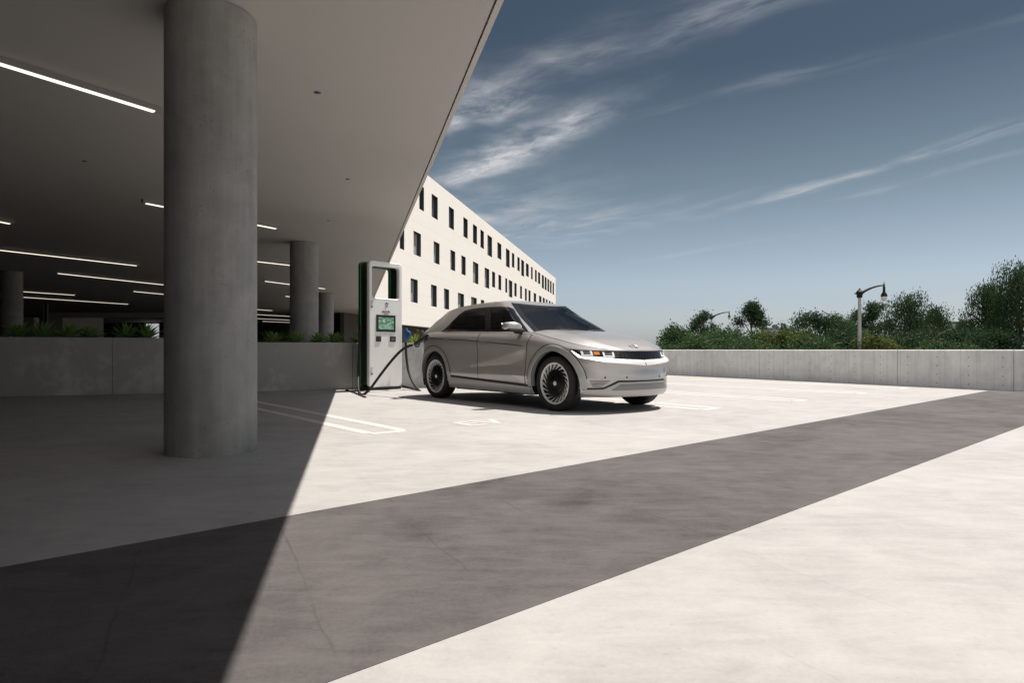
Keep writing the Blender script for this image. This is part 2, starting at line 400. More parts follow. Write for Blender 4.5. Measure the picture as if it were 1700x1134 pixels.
# small round ceiling fittings
def disc_fit(px, py):
    y = (HC - CAMH) * F / (HOR - py); x = at(px, y)
    m2 = MB(); m2.lathe([(0.0, -.010), (.014, -.010), (.02, -.004), (.036, -.003), (.038, 0)], 16)
    o = m2.build('ceiling_sprinkler', M['steel_dark'], None, smooth=40, loc=(x, y, HC)); return o
M['steel_dark'] = pbr('dark_steel', (.10, .10, .10), .45, .6)
for (px, py), lb in zip(((527, 153), (577, 297), (140, 267), (545, 366)), ('dark ceiling sprinkler cap right of the near column, closest to the viewer', 'dark ceiling sprinkler cap second nearest of those right of the near column', 'dark ceiling sprinkler cap left of the near column below the long lamp', 'dark ceiling sprinkler cap above the farther columns, farthest of four')):
    tag(disc_fit(px, py), lb, 'sprinkler', 'sprinkler caps in the canopy ceiling')

def column(px, y, r, label):
    mb = MB(); mb.lathe([(0, 0), (r, 0), (r, 1.75), (r, HC - .012), (r - .012, HC - .010), (r - .012, HC)], 72)
    o = mb.build('round_column', M['column'], None, smooth=40, loc=(at(px, y), y, 0))
    return tag(o, label, 'column', 'round concrete columns under the canopy')
column(351.5, 5.18, .343, 'largest round concrete column, standing nearest at the left')
column(505, 16.1, .345, 'round concrete column rising behind the planter left of the charger')
column(541.5, 30.4, .345, 'slim far round column half hidden by the one behind the planter')
column(19, 22.0, .33, 'dark round column at the far left edge of the garage')

# strip lamps on the ceiling, ends measured on the photograph; each hangs under the canopy
def strip_lamp(p, q, label, w=.066):
    hz = HC - .075
    ends = []
    for px, py in (p, q):
        y = (hz - CAMH) * F / (HOR - py); ends.append(Vector((at(px, y), y, 0)))
    a, b = ends; L = (b - a).length; ang = math.atan2(b.y - a.y, b.x - a.x)
    r = empty('strip_lamp', ((a.x + b.x) / 2, (a.y + b.y) / 2, HC), ang, label, 'ceiling lamp', 'strip lamps under the canopy')
    h = MB(); h.box(-L / 2, L / 2, -w / 2, w / 2, -.062, 0); h.build('housing', M['lamp_case'], r, bevel=.006)
    d = MB(); d.box(-L / 2 + .07, L / 2 - .07, -w / 2 + .008, w / 2 - .008, -.076, -.0625); d.build('diffuser', M['lamp_on'], r)
M['lamp_case'] = pbr('lamp_case', (.30, .29, .28), .5)
for p, q, lb in (
    ((-150, 61), (266, 189), 'largest lit strip lamp, at the upper left of the near column'),
    ((236, 337), (462, 381), 'lit strip lamp that passes behind the near column'),
    ((-110, 347), (21, 373), 'short lit strip lamp end at the left picture edge'),
    ((-60, 409), (230, 442), 'long lit strip lamp from the left picture edge, second in size'),
    ((93, 454), (330, 479.5), 'long lit strip lamp ending behind the near column at its left'),
    ((30, 484), (126, 490.5), 'lit strip lamp deep in the garage, upper one beside the dark column'),
    ((20, 492.5), (214, 505.5), 'lit strip lamp deep in the garage, lower long one beside the dark column'),
    ((220, 484), (330, 494.5), 'lit strip lamp deep in the garage just left of the near column'),
    ((395, 431), (500, 443), 'lit strip lamp right of the near column, highest reaching the second column'),
    ((438, 467), (520, 477.5), 'lit strip lamp between near and second column with its left end showing'),
    ((473, 492), (520, 497.5), 'short lit strip lamp touching the second column at its left'),
    ((380, 511), (453, 516), 'lit strip lamp low between the columns with its right end showing'),
    ((390, 520.5), (510, 527), 'lit strip lamp low between the columns, sixth from the top'),
    ((390, 527.5), (510, 533), 'lit strip lamp low between the columns, seventh from the top'),
    ((435, 533.7), (510, 537), 'lit strip lamp low between the columns, eighth from the top'),
    ((457, 539), (505, 541), 'lowest lit strip lamp between the near and second column'),
    ((500, 475), (541, 480), 'short lit strip lamp right of the second column'),
    ((570, 536.5), (598, 539.5), 'faint lit strip lamp deep behind the charger'),
):
    strip_lamp(p, q, lb)

# the closed sides of the garage
def wall_box(name, x0, x1, y0, y1, z0, z1, mat, label, cat):
    mb = MB(); mb.box(x0, x1, y0, y1, z0, z1); return tag(mb.build(name, mat), label, cat)
gw = empty('garage_back_wall', (-24, 62, 0), 0, 'dark wall closing the far end of the garage', 'wall')
def gwb(name, x0, x1, y0, y1, z0, z1, mat):
    mb = MB(); mb.box(x0 + 24, x1 + 24, y0 - 62, y1 - 62, z0, z1); return mb.build(name, mat, gw)
ox0, ox1 = at(239, 62), at(264, 62)
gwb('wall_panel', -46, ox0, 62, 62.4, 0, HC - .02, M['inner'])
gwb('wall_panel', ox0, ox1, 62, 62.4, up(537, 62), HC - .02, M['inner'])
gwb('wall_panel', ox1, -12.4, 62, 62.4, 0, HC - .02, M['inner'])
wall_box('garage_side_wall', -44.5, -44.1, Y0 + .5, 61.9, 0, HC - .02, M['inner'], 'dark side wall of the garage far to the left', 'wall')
wall_box('light_block_wall', -44, -1.0, -2.2, -1.9, 0, HC - .02, M['inner'], 'added dark wall behind the viewer that blocks light', 'wall')  # unseen wall, added to keep light off the floor at the left
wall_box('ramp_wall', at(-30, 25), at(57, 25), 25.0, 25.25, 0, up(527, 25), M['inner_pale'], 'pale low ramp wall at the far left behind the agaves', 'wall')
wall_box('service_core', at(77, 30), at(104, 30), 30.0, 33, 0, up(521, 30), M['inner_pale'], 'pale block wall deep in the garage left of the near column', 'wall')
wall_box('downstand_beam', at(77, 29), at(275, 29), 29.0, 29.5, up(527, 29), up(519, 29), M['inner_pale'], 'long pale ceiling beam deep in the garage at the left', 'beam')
dp = empty('door_post', (at(74, 24), 24, 0), 0, 'thin pale door post beside the ramp wall at the left', 'post')
mb = MB(); mb.box(-.03, .03, -.03, .03, 0, up(505, 24)); mb.build('post', M['trim'], dp)
mb = MB(); mb.box(.03, .12, -.05, .05, 0, up(503, 24)); mb.build('frame', M['black'], dp)

# ------------------------------------------------------------------ planter wall with soil and agaves
PA = Vector((*G(-60, 660.3), 0)); PB = Vector((-1.0, 14.14, 0))
pd = (PB - PA).normalized(); pang = math.atan2(pd.y, pd.x); plen = (PB - PA).length
planter = empty('planter_wall', PA, pang, 'long low grey concrete planter wall behind the columns and the charger', 'planter')
def along(px):                                       # distance along the planter's face at a photo column
    k = (px - CX) / F; t = (k * PA.y - PA.x) / (pd.x - k * pd.y); return t
cuts = [(-3.0, along(186), 1.047), (along(186), along(352), 1.047), (along(352), along(585.5), .972), (along(585.5), plen, .966)]
for s0, s1, h in cuts:
    mb = MB(); mb.box(s0 + .004, s1 - .004, 0, .16, 0, h); mb.build('wall_panel', M['planter'], planter, bevel=.008)
mb = MB(); mb.box(-3, plen, .16, 1.1, .2, .93); mb.build('soil', M['earth'], planter)
mb = MB(); mb.box(-3, plen, 1.1, 1.26, 0, .955); mb.build('rear_panel', M['planter'], planter)
mb = MB(); mb.box(-3, plen, .012, .15, .002, .9); mb.build('joint_fill', M['groove'], planter)

M['agave'] = leaf_mat('agave_leaf', (.10, .20, .06), (.24, .38, .13), .42, .15)
M['agave_lit'] = leaf_mat('striped_leaf', (.10, .16, .03), (.30, .33, .10), .45, .3)
def agave_mesh(seed, n=34, L=.32, upright=.5, w=.035):
    rnd = random.Random(seed); mb = MB()
    for k in range(n):
        ring = k / n; az = k * 2.399 + rnd.uniform(-.15, .15)
        el = R(lerp(14, 84, ring ** .8)) * lerp(1, 1.1, upright) + rnd.uniform(-.1, .1)
        l = L * rnd.uniform(.82, 1.12) * lerp(1.0, .82, ring); wd = w * rnd.uniform(.85, 1.15)
        rows = []; p = Vector((0, 0, 0)); e = el
        ca, sa = math.cos(az), math.sin(az)
        for i in range(6):
            t = i / 5; ww = wd * (.55 + 1.3 * t - 1.85 * t * t if t < 1 else 0.0); ww = max(ww, .0008)
            d = Vector((ca * math.cos(e), sa * math.cos(e), math.sin(e))); nrm = Vector((-ca * math.sin(e), -sa * math.sin(e), math.cos(e)))
            sd = Vector((-sa, ca, 0))
            rows.append([p - sd * ww + nrm * ww * .45, p - nrm * .003, p + sd * ww + nrm * ww * .45])
            p = p + d * l / 5; e -= .07 + .05 * (1 - ring)
        mb.grid(rows)
    return mb
ag_mesh = [agave_mesh(s).build('agave_plant', M['agave'], None, smooth=60) for s in (3, 8, 15)]
spots = [(31, 'first agave from the left on the planter wall'), (71, 'second agave from the left on the planter wall'), (116, 'third agave from the left on the planter wall, before the garage block wall'),
         (150, 'fourth agave from the left on the planter wall'), (209, 'agave on the planter wall, one place left of the bright garage opening'), (243, 'agave on the planter wall before the bright garage opening'),
         (452, 'agave on the planter wall just right of the near column'), (490, 'agave at the foot of the second column, left side'), (528, 'agave at the foot of the second column, right side'),
         (555, 'agave on the planter wall before the slim far column'), (598, 'agave half hidden behind the left of the charger'),
         (-20, 'agave cut by the left picture edge')]
rnd = random.Random(5)
for i, (px, lb) in enumerate(spots[:11]):
    o = ag_mesh[i] if i < 3 else ag_mesh[i % 3].copy()
    if i >= 3: COL.objects.link(o)
    p = PA + pd * along(px) + Vector((-pd.y, pd.x, 0)) * .42
    k = (p.y) / F
    o.location = (px_x := at(px, p.y), p.y, .985 if px < 352 else .92)
    o.scale = [(1.30 if px < 352 else 1.18) * rnd.uniform(.93, 1.07)] * 3; o.rotation_euler = (0, 0, rnd.uniform(0, 6))
    tag(o, lb, 'agave', 'agaves along the planter wall')
yl = PA + pd * along(689) + Vector((-pd.y, pd.x, 0)) * .45
o = agave_mesh(21, 46, .40, .9, .020).build('grassy_plant', M['agave_lit'], None, smooth=60, loc=(at(690, yl.y), yl.y, .87))
tag(o, 'sunlit yellow green strappy plant between the charger and the car', 'plant')

# ------------------------------------------------------------------ white office building
FA, FT = -18.6, .2075                                # facade line x = FA + FT*y
def fac_y(px): return FA * F / (px - CX - FT * F)
fdir = Vector((FT, 1, 0)).normalized(); fang = math.atan2(fdir.y, fdir.x)
B0 = Vector((FA + FT * 43.0, 43.0, 0)); BEND = fac_y(922.5)
blen = (BEND - 43.0) / fdir.y
def fu(px): return (fac_y(px) - 43.0) / fdir.y
HB = CAMH + .807 * -FA; HBASE = CAMH + .105 * -FA
bld = empty('office_building', B0, fang, 'long white office building with rows of narrow dark windows', 'building')
# local frame: x along the facade, y to the left into the building (the visible face is y = 0)
M['facade'] = bpy.data.materials.new('white_render')
def facade_mat(m):
    m.use_nodes = True; t = NT(m.node_tree); b = t.n('ShaderNodeBsdfPrincipled'); o = t.n('ShaderNodeOutputMaterial'); t.link(b.outputs[0], o.inputs[0])
    co = t.n('ShaderNodeTexCoord').outputs['Object']; x, y, z = t.sep(co)
    mp = t.n('ShaderNodeMapping'); t.link(co, mp.inputs[0]); mp.inputs['Scale'].default_value = (.06, .5, 1.4)
    c = t.ramp(t.m('ADD', t.m('MULTIPLY', t.noise(mp.outputs[0], 1, 5), .7), t.m('MULTIPLY', t.noise(co, 1.5, 5), .3)), [(.3, (.86, .83, .80)), (.7, (.90, .875, .845))])
    j = t.m('ABSOLUTE', t.m('SUBTRACT', t.m('FRACT', t.m('MULTIPLY', z, 1 / .98)), .5))
    jx = t.m('ABSOLUTE', t.m('SUBTRACT', t.m('FRACT', t.m('MULTIPLY', x, 1 / 5.6)), .5))
    jm = t.m('MAXIMUM', t.m('SUBTRACT', 1.0, t.smooth(j, .006, .022)), t.m('SUBTRACT', 1.0, t.smooth(jx, .002, .006)))
    c = t.mix(t.m('MULTIPLY', jm, .22), c, (.45, .43, .40)); t.link(c, b.inputs['Base Color']); b.inputs['Roughness'].default_value = .75
facade_mat(M['facade'])
M['pane'] = pbr('window_glass', (.42, .45, .475), .06, spec=1.0)
M['pane_dark'] = pbr('window_glass_dark', (.13, .15, .19), .06, spec=1.0)
M['frame_revshade'] = pbr('frame_and_shaded_reveal', (.04, .045, .05), .4)
cy = lambda a: 640 + a / 4.727
rows = [
    (.7365, .628, [(265, 302), (362, 410), (497, 537), (611, 645), (686, 718), (745, 772), (800, 836), (878, 909), (945, 974), (992, 1011), (1035, 1053), (1065, 1087), (1102, 1124), (1142, 1155), (1173, 1187), (1197, 1214), (1227, 1243), (1250, 1264), (1271, 1284), (1291, 1303), (1311, 1322)]),
    (.518, .4154, [(112, 147), (220, 278), (378, 424), (509, 547), (595, 629), (686, 729), (778, 814), (836, 860), (886, 908), (940, 955), (967, 995), (1011, 1029), (1056, 1071), (1094, 1109), (1122, 1138), (1163, 1182), (1205, 1224), (1234, 1250), (1259, 1272), (1282, 1295), (1303, 1314)]),
    (.308, .206, [(197, 253), (357, 402), (459, 499), (568, 616), (672, 716), (748, 775), (812, 848), (905, 930), (960, 985), (1030, 1050), (1090, 1108), (1150, 1166), (1210, 1224), (1262, 1274), (1296, 1306)]),
]
TALL = {(0, 6), (0, 8), (0, 11), (1, 5), (1, 6), (1, 10)}
RV = .36
fw = MB(); zcur = HBASE
for ri in (2, 1, 0):
    ht, hb, ws = rows[ri]; zt = CAMH + ht * -FA; zb = CAMH + hb * -FA
    zlo = zb - .42
    fw.add([(0, 0, zcur), (blen, 0, zcur), (blen, 0, zlo), (0, 0, zlo)], [(0, 1, 2, 3)])
    u = 0.0
    for wi, (a, b) in enumerate(ws):
        u0, u1 = fu(cy(a)), fu(cy(b))
        if u0 < .2: u0 = .25
        zb_ = zb - (.40 if (ri, wi) in TALL or (ri == 0 and wi >= 16) else .0)
        fw.add([(u, 0, zlo), (u0, 0, zlo), (u0, 0, zt), (u, 0, zt)], [(0, 1, 2, 3)])
        fw.add([(u0, 0, zlo), (u1, 0, zlo), (u1, 0, zb_), (u0, 0, zb_)], [(0, 1, 2, 3)])
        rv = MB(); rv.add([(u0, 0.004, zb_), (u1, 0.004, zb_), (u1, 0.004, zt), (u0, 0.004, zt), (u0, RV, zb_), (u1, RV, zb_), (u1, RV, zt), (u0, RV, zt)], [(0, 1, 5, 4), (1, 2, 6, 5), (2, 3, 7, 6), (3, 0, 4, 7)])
        wn = MB(); ft = .05
        for (x0, x1, z0, z1) in ((u0, u0 + ft, zb_, zt), (u1 - ft, u1, zb_, zt), (u0 + ft, u1 - ft, zb_, zb_ + ft), (u0 + ft, u1 - ft, zt - ft, zt)):
            wn.box(x0, x1, RV - .10, RV + .02, z0, z1)
        wo = wn.build('window', M['frame_revshade'], bld); rv.build('shade_dark_reveal', M['frame_revshade'], wo)  # reveals take the dark frame colour in place of jamb shade
        pn = MB(); pn.add([(u0, RV - .03, zb_), (u1, RV - .03, zb_), (u1, RV - .03, zt), (u0, RV - .03, zt)], [(0, 1, 2, 3)])
        pn.build('pane', M['pane'] if ri else M['pane_dark'], wo)
        u = u1
    fw.add([(u, 0, zlo), (blen, 0, zlo), (blen, 0, zt), (u, 0, zt)], [(0, 1, 2, 3)])
    zcur = zt
fw.add([(0, 0, zcur), (blen, 0, zcur), (blen, 0, HB), (0, 0, HB)], [(0, 1, 2, 3)])
# roof, underside, ends and back
fw.add([(0, .02, HBASE), (blen, .02, HBASE), (blen, 16, HBASE), (0, 16, HBASE)][:4], [(0, 3, 2, 1)]) if False else None
fw.add([(0, 0, HB), (blen, 0, HB), (blen, .5, HB), (0, .5, HB), (0, .5, HB - .6), (blen, .5, HB - .6)], [(0, 1, 2, 3), (3, 2, 5, 4)])
fw.add([(blen, 0, HBASE), (blen, 18, HBASE), (blen, 18, HB), (blen, 0, HB)], [(0, 1, 2, 3)])
fw.add([(0, 0, HC + .55), (0, 18, HC + .55), (0, 18, HB), (0, 0, HB)], [(3, 2, 1, 0)])
fw.add([(0, 18, HC + .55), (blen, 18, HC + .55), (blen, 18, HB), (0, 18, HB)], [(3, 2, 1, 0)])
fw.add([(0, 0, HBASE), (blen, 0, HBASE), (blen, .45, HBASE), (0, .45, HBASE), (blen, .45, HC + .6), (0, .45, HC + .6)], [(0, 3, 2, 1), (3, 5, 4, 2)])
fw.build('wall', M['facade'], bld)
mb = MB(); mb.box(0, blen, .5, 18, HB - .62, HB - .3); mb.build('roof', M['trim'], bld)
mb = MB(); mb.box(21, blen, .46, 18, HC - .3, HC + .2); mb.build('underside', M['inner'], bld)
mb = MB(); mb.box(2.5, blen, 3.0, 3.3, 0, HC - .02); mb.build('undercroft_blocking_wall', M['inner'], bld)  # wall lengthened to keep daylight out of the garage interior

# ------------------------------------------------------------------ concrete parapet on the right
par = empty('parapet_wall', WALL_A, math.atan2(WALL_DIR.y, WALL_DIR.x), 'long cast concrete parapet wall with rows of tie holes', 'wall')
PH = .826
def wall_u(px):
    k = (px - CX) / F; return (k * WALL_A.y - WALL_A.x) / (WALL_DIR.x - k * WALL_DIR.y)
us = sorted([-6.0, wall_u(1683), wall_u(1490), wall_u(1260.5), 26.0])
for i, (a, b) in enumerate(zip(us, us[1:])):
    mb = MB(); mb.box(a + .006, b - .006, -.0, .0, 0, 1) if False else None
    mb = MB(); mb.prism([(0, 0), (.235, 0), (.235, PH - .02), (.215, PH), (.022, PH), (0, PH - .02)], a + .006, b - .006, Matrix(((0, 0, 1, 0), (-1, 0, 0, 0), (0, 1, 0, 0), (0, 0, 0, 1))))
    mb.build('wall_panel', M['parapet'], par, fixn=True)
mb = MB(); mb.box(-6, 26, -.2, -.03, .001, PH - .03); mb.build('joint_fill', M['groove'], par)

# ------------------------------------------------------------------ street lamps behind the parapet
M['pole'] = pbr('pale_galvanised', (.42, .43, .44), .5, .35, var=.06, scale=3)
M['iron'] = pbr('black_cast_iron', (.010, .011, .012), .6, spec=.25)
M['globe'] = pbr('frosted_globe', (.70, .70, .68), .25)
def street_lamp(px, ytop, y, reach, label, ls=.62):
    """px: photo column of the pole, ytop: photo row of the finial, reach: arm length, sign gives the side"""
    z = up(ytop, y); k = y / 40.0
    r = empty('street_lamp', (at(px, y), y, -.03), 0, label, 'street lamp', 'black gooseneck street lamps behind the parapet')
    s = 1 if reach > 0 else -1; A = abs(reach)
    mb = MB(); mb.lathe([(0, 0), (.17, 0), (.17, .5), (.12, .62), (.09, 1.0), (.066, z - .12), (0, z - .12)], 20); mb.build('pole', M['pole'], r, smooth=40)
    mb = MB(); mb.lathe([(.0, z - .32), (.11, z - .32), (.13, z - .22), (.13, z - .10), (.16, z - .06), (.10, z + .02), (.04, z + .06), (.045, z + .10), (0, z + .14)], 16)
    mb.tube([(-.25 * s, 0, z - .12), (-.1 * s, 0, z - .12)], [.02, .05], 8); mb.build('cap', M['iron'], r, smooth=40)
    pts = []
    for i in range(13):
        t = i / 12; pts.append((s * A * t, 0, z - .16 + .42 * math.sin(t * math.pi / 2) ** .9))
    mb = MB(); mb.tube(pts, [lerp(.065, .03, i / 12) for i in range(13)], 8)
    mb.tube([(0, 0, z - .30), (s * A * .12, 0, z - .14), (s * A * .3, 0, z + .04)], .022, 6); mb.build('arm', M['iron'], r, smooth=50)
    zl = z + .26 - .34 * (1 - ls) * 0; X = s * A
    T = Matrix.Translation((X, 0, zl)) @ Matrix.Scale(ls, 4)
    mb = MB(); mb.lathe([(0, .34), (.012, .30), (.02, .18), (.05, .12), (.06, .02), (.06, -.08), (.10, -.12), (.085, -.2), (.09, -.42), (.10, -.5), (.15, -.58), (.205, -.68), (.235, -.80), (.225, -.84), (0, -.84)], 20, T)
    ln = mb.build('lantern', M['iron'], r, smooth=35)
    mb = MB(); mb.lathe([(.20, -.842), (.205, -.95), (.17, -1.08), (.09, -1.17), (0, -1.19)], 18, T); mb.build('globe', M['globe'], ln, smooth=50)
street_lamp(1427, 482, 30, 1.15, 'tallest black street lamp on a pale pole right of centre')
street_lamp(1181, 523, 52, 1.45, 'smaller street lamp rising from dark trees right of the car', .5)
street_lamp(1303, 541, 78, -.4, 'tiny far street lamp between the round tree and the dark tree mass')
street_lamp(1690, 487, 33, -.90, 'street lamp almost hidden in the tall trees at the right edge')

# ------------------------------------------------------------------ trees beyond the parapet
M['leaf_dark'] = leaf_mat('dark_leaf', (.015, .034, .019), (.042, .080, .044))
M['leaf_mid'] = leaf_mat('mid_leaf', (.023, .053, .025), (.066, .118, .056))
M['leaf_olive'] = leaf_mat('olive_leaf', (.055, .082, .027), (.125, .152, .054))
M['leaf_weep'] = leaf_mat('willow_leaf', (.018, .038, .021), (.058, .098, .052))
M['bark'] = pbr('bark', (.12, .10, .08), .9, var=.3, scale=6)
def tree(px, ytop, y, wpx, label, mat, seed, droop=0.0, leaf=.15, n=2600, bare=.25, trunk_r=.12, lobes=9, shape=1.0, group='trees beyond the parapet', name='broadleaf_tree', open_=.0):
    rnd = random.Random(seed); npr = np.random.default_rng(seed)
    H_ = up(ytop, y); W_ = wpx * y / F; X = at(px, y)
    r = empty(name, (X, y, -.03), 0, label, 'tree', group)
    # limbs: each ends in a leaf clump
    clumps = []; tb = MB()
    top = Vector((rnd.uniform(-.1, .1) * W_, 0, H_ * .86))
    spine = [Vector((0, 0, 0)).lerp(top, t) + Vector((rnd.uniform(-.06, .06) * W_ * (t > 0), rnd.uniform(-.06, .06) * W_ * (t > 0), 0)) for t in lin(0, 1, 7)]
    tb.tube(spine, [trunk_r * (1 - .85 * t) for t in lin(0, 1, 7)], 7)
    for k in range(lobes):
        t = lerp(bare, .97, (k + rnd.random()) / lobes); az = k * 2.4 + rnd.uniform(-.5, .5)
        prof = math.sin(min(1, max(.05, (t - bare * .6) / (1 - bare * .6))) * math.pi) ** .6 if shape == 1.0 else (1.0 - t) ** .55 + .15
        rad = W_ * .5 * prof * rnd.uniform(.35, .95)
        i = t * 6; a = spine[min(5, int(i))].lerp(spine[min(6, int(i) + 1)], i % 1)
        c = Vector((math.cos(az) * rad, math.sin(az) * rad * .9, H_ * min(.95, t + rnd.uniform(.0, .08))))
        mid = a.lerp(c, .5) + Vector((0, 0, -.05 * H_)) * rnd.random()
        tb.tube([a - Vector((0, 0, .10 * H_)), mid, c], [trunk_r * .4, trunk_r * .28, trunk_r * .08], 5)
        sz = W_ * rnd.uniform(.13, .24)
        clumps.append((c, sz))
    clumps.append((Vector((top.x, 0, H_ * .93)), W_ * .10))
    tb.build('trunk', M['bark'], r, smooth=60)
    n = int(n * 1.9); tot = sum(s * s for _, s in clumps); P = []
    for c, s in clumps:
        m_ = int(n * s * s / tot)
        # twigs within the clump, leaves along each twig
        tw = max(3, m_ // 14)
        for _ in range(tw):
            d = npr.normal(size=3); d /= np.linalg.norm(d) + 1e-6; d[2] *= .85
            b = np.array(c) + d * s * (npr.random() ** .45) * npr.uniform(.55, 1.05)
            if droop:
                L = s * npr.uniform(.5, 1.5) * droop + .2
                q = np.linspace(0, 1, 14)[:, None]
                pts = b + np.array([d[0] * .15, d[1] * .15, -1]) * L * q + npr.normal(scale=leaf * .55, size=(14, 3))
            else:
                pts = b + npr.normal(scale=leaf * 1.25, size=(14, 3))
            P.append(pts)
    P = np.concatenate(P); P[:, 2] *= H_ / np.quantile(P[:, 2], .9985)
    N = len(P)
    a = npr.normal(size=(N, 3)); a /= np.linalg.norm(a, axis=1)[:, None]
    if droop: a = a * .45 + np.array([0, 0, -1.0]); a /= np.linalg.norm(a, axis=1)[:, None]
    b = npr.normal(size=(N, 3)); b -= a * (a * b).sum(1)[:, None]; b /= np.linalg.norm(b, axis=1)[:, None]
    L = leaf * npr.uniform(.6, 1.25, size=(N, 1)); w = L * (.30 if droop else .55)
    V = np.stack([P - a * L * .5, P + b * w * .5, P + a * L * .5, P - b * w * .5], 1).reshape(-1, 3)
    me = bpy.data.meshes.new('crown'); me.from_pydata(V.tolist(), [], np.arange(N * 4).reshape(-1, 4).tolist()); me.materials.append(mat)
    o = bpy.data.objects.new('crown', me); COL.objects.link(o); o.parent = r
    return r
D, MI, OL, WE = M['leaf_dark'], M['leaf_mid'], M['leaf_olive'], M['leaf_weep']
tree(1121, 537, 38, 58, 'small dark tree beside the car bonnet, leftmost of the trees', MI, 1, n=2600, lobes=10)
tree(1166, 514, 50, 46, 'narrow dark tree rising behind the smaller street lamp', D, 2, n=2200, lobes=9)
tree(1205, 541, 34, 130, 'broad mid green bush crown below the smaller street lamp', MI, 3, n=5200, lobes=18, leaf=.13, bare=.35)
tree(1250, 498, 44, 52, 'round dark tree with sky under its crown, right of the smaller lamp', D, 4, n=2400, lobes=9, bare=.55, trunk_r=.1)
tree(1294, 543, 33, 110, 'olive green bushy tree left of the dark tree mass', OL, 5, n=4400, lobes=16, leaf=.12, bare=.35)
tree(1352, 515, 42, 108, 'wide dark tree mass left of the tall street lamp', D, 6, n=4600, lobes=16)
tree(1392, 519, 44, 70, 'dark tree close left of the tall street lamp pole', MI, 7, n=3400, lobes=13)
tree(1425, 513, 50, 52, 'dark tree standing directly behind the tall lamp pole', D, 8, n=2400, lobes=10)
tree(1449, 499, 46, 54, 'dark tree just right of the tall lamp pole', D, 9, n=2600, lobes=10)
tree(1448, 551, 30, 80, 'bright green low tree at the foot of the tall lamp pole', OL, 10, n=3000, lobes=12, leaf=.11, bare=.35)
tree(1508, 484, 36, 110, 'tall wispy willow like tree right of the tall lamp', WE, 11, droop=1.5, leaf=.15, n=6200, lobes=20, shape=2)
tree(1553, 505, 38, 84, 'lower wispy willow like tree beside the tall wispy one', WE, 12, droop=1.4, leaf=.15, n=4200, lobes=15, shape=2)
tree(1586, 547, 34, 80, 'low green shrub tree before the distant blue grey block', MI, 13, n=2600, lobes=12, leaf=.12, bare=.3)
tree(1601, 527, 46, 44, 'small tree between the wispy trees and the tall right trees', MI, 14, n=1900, lobes=9)
tree(1636, 467, 33, 88, 'tall wispy tree holding the hidden lamp at the right', WE, 15, droop=1.7, leaf=.14, n=6400, lobes=20, shape=2)
tree(1690, 434, 31, 116, 'tallest wispy tree, cut by the right picture edge', WE, 16, droop=1.7, leaf=.14, n=8600, lobes=24, shape=2)
tree(1650, 545, 30, 120, 'dark leafy shrub tree under the tall right trees', D, 17, n=4200, lobes=16, leaf=.12, bare=.3)
tree(1500, 549, 32, 150, 'low dark leafy growth under the wispy trees', D, 18, n=5200, lobes=20, leaf=.12, bare=.3)
tree(1362, 556, 31, 130, 'low dark leafy growth along the parapet left of the tall lamp', MI, 19, n=4400, lobes=18, leaf=.12, bare=.3)
tree(1240, 560, 31, 150, 'lowest leafy growth along the parapet near the car', MI, 20, n=4600, lobes=18, leaf=.12, bare=.3)
tree(1560, 560, 30, 120, 'lowest leafy growth along the parapet under the distant block', MI, 22, n=3600, lobes=16, leaf=.12, bare=.3)
M['far'] = pbr('far_cladding', (.33, .37, .43), .7)
M['far2'] = pbr('far_roof', (.16, .19, .24), .7)
def far_block(px, wpx, ytop, y, label):
    r = empty('distant_block', (at(px, y), y, -.03), 0, label, 'building'); W = wpx * y / F / 2; z = up(ytop, y)
    mb = MB(); mb.box(-W, W, 0, 14, 0, z); mb.build('wall', M['far'], r)
    mb = MB(); mb.box(-W * 1.02, W * 1.02, -.3, 14.3, z, z + .5); mb.box(-W * .3, -W * .05, 3, 7, z + .5, z + 2.2); mb.build('roof', M['far2'], r)
    for k in range(6):
        mb = MB(); x = -W + W * 2 * (k + .2) / 6; mb.box(x, x + W * .2, -.08, -.01, z * .62, z * .82); mb.build('window', M['pane'], r)
far_block(1574, 46, 536, 260, 'distant blue grey flat roofed block seen between the wispy trees')
far_block(1296, 26, 546, 300, 'tiny distant pale block behind the olive green tree')

tree(1160, 552, 32, 120, 'low leafy growth behind the car bonnet under the smaller lamp', MI, 31, n=4200, lobes=18, leaf=.12, bare=.25)
tree(1410, 545, 32, 110, 'dense leafy shrub crown just left of the tall lamp pole', D, 32, n=4600, lobes=18, leaf=.12, bare=.25)
tree(1330, 549, 33, 110, 'dense leafy shrub crown under the wide dark tree mass', MI, 33, n=4200, lobes=18, leaf=.12, bare=.25)
tree(1545, 540, 33, 130, 'dense dark shrub crown at the foot of the wispy trees', D, 34, n=5200, lobes=20, leaf=.12, bare=.25)
tree(1625, 538, 32, 110, 'dense dark shrub crown left of the tallest right tree', D, 35, n=4800, lobes=18, leaf=.12, bare=.25)
# ------------------------------------------------------------------ charging station
M['green'] = pbr('green_edge', (.03, .26, .06), .4, emit=(.05, .5, .10), estr=.02)
M['char_black'] = pbr('black_panel', (.014, .014, .015), .4)
M['blue'] = pbr('blue_plastic', (.02, .09, .22), .4)
M['grey_mark'] = pbr('grey_print', (.10, .10, .11), .6)
ch = empty('charging_station', (-2.818, 12.605, 0), R(48), 'tall white charging station with an open window at its top and green edges', 'charging station')
def rrect(x0, x1, z0, z1, r, n=7):
    pts = []
    for cx_, cz_, a0 in ((x1 - r, z1 - r, 0), (x0 + r, z1 - r, 90), (x0 + r, z0 + r, 180), (x1 - r, z0 + r, 270)):
        for k in range(n):
            a = R(a0 + 90 * k / (n - 1)); pts.append((cx_ + r * math.cos(a), cz_ + r * math.sin(a)))
    return pts
CW, CZ0, CZ1 = .821, .075, 2.60
OW = (.075, .735, 1.86, 2.50)
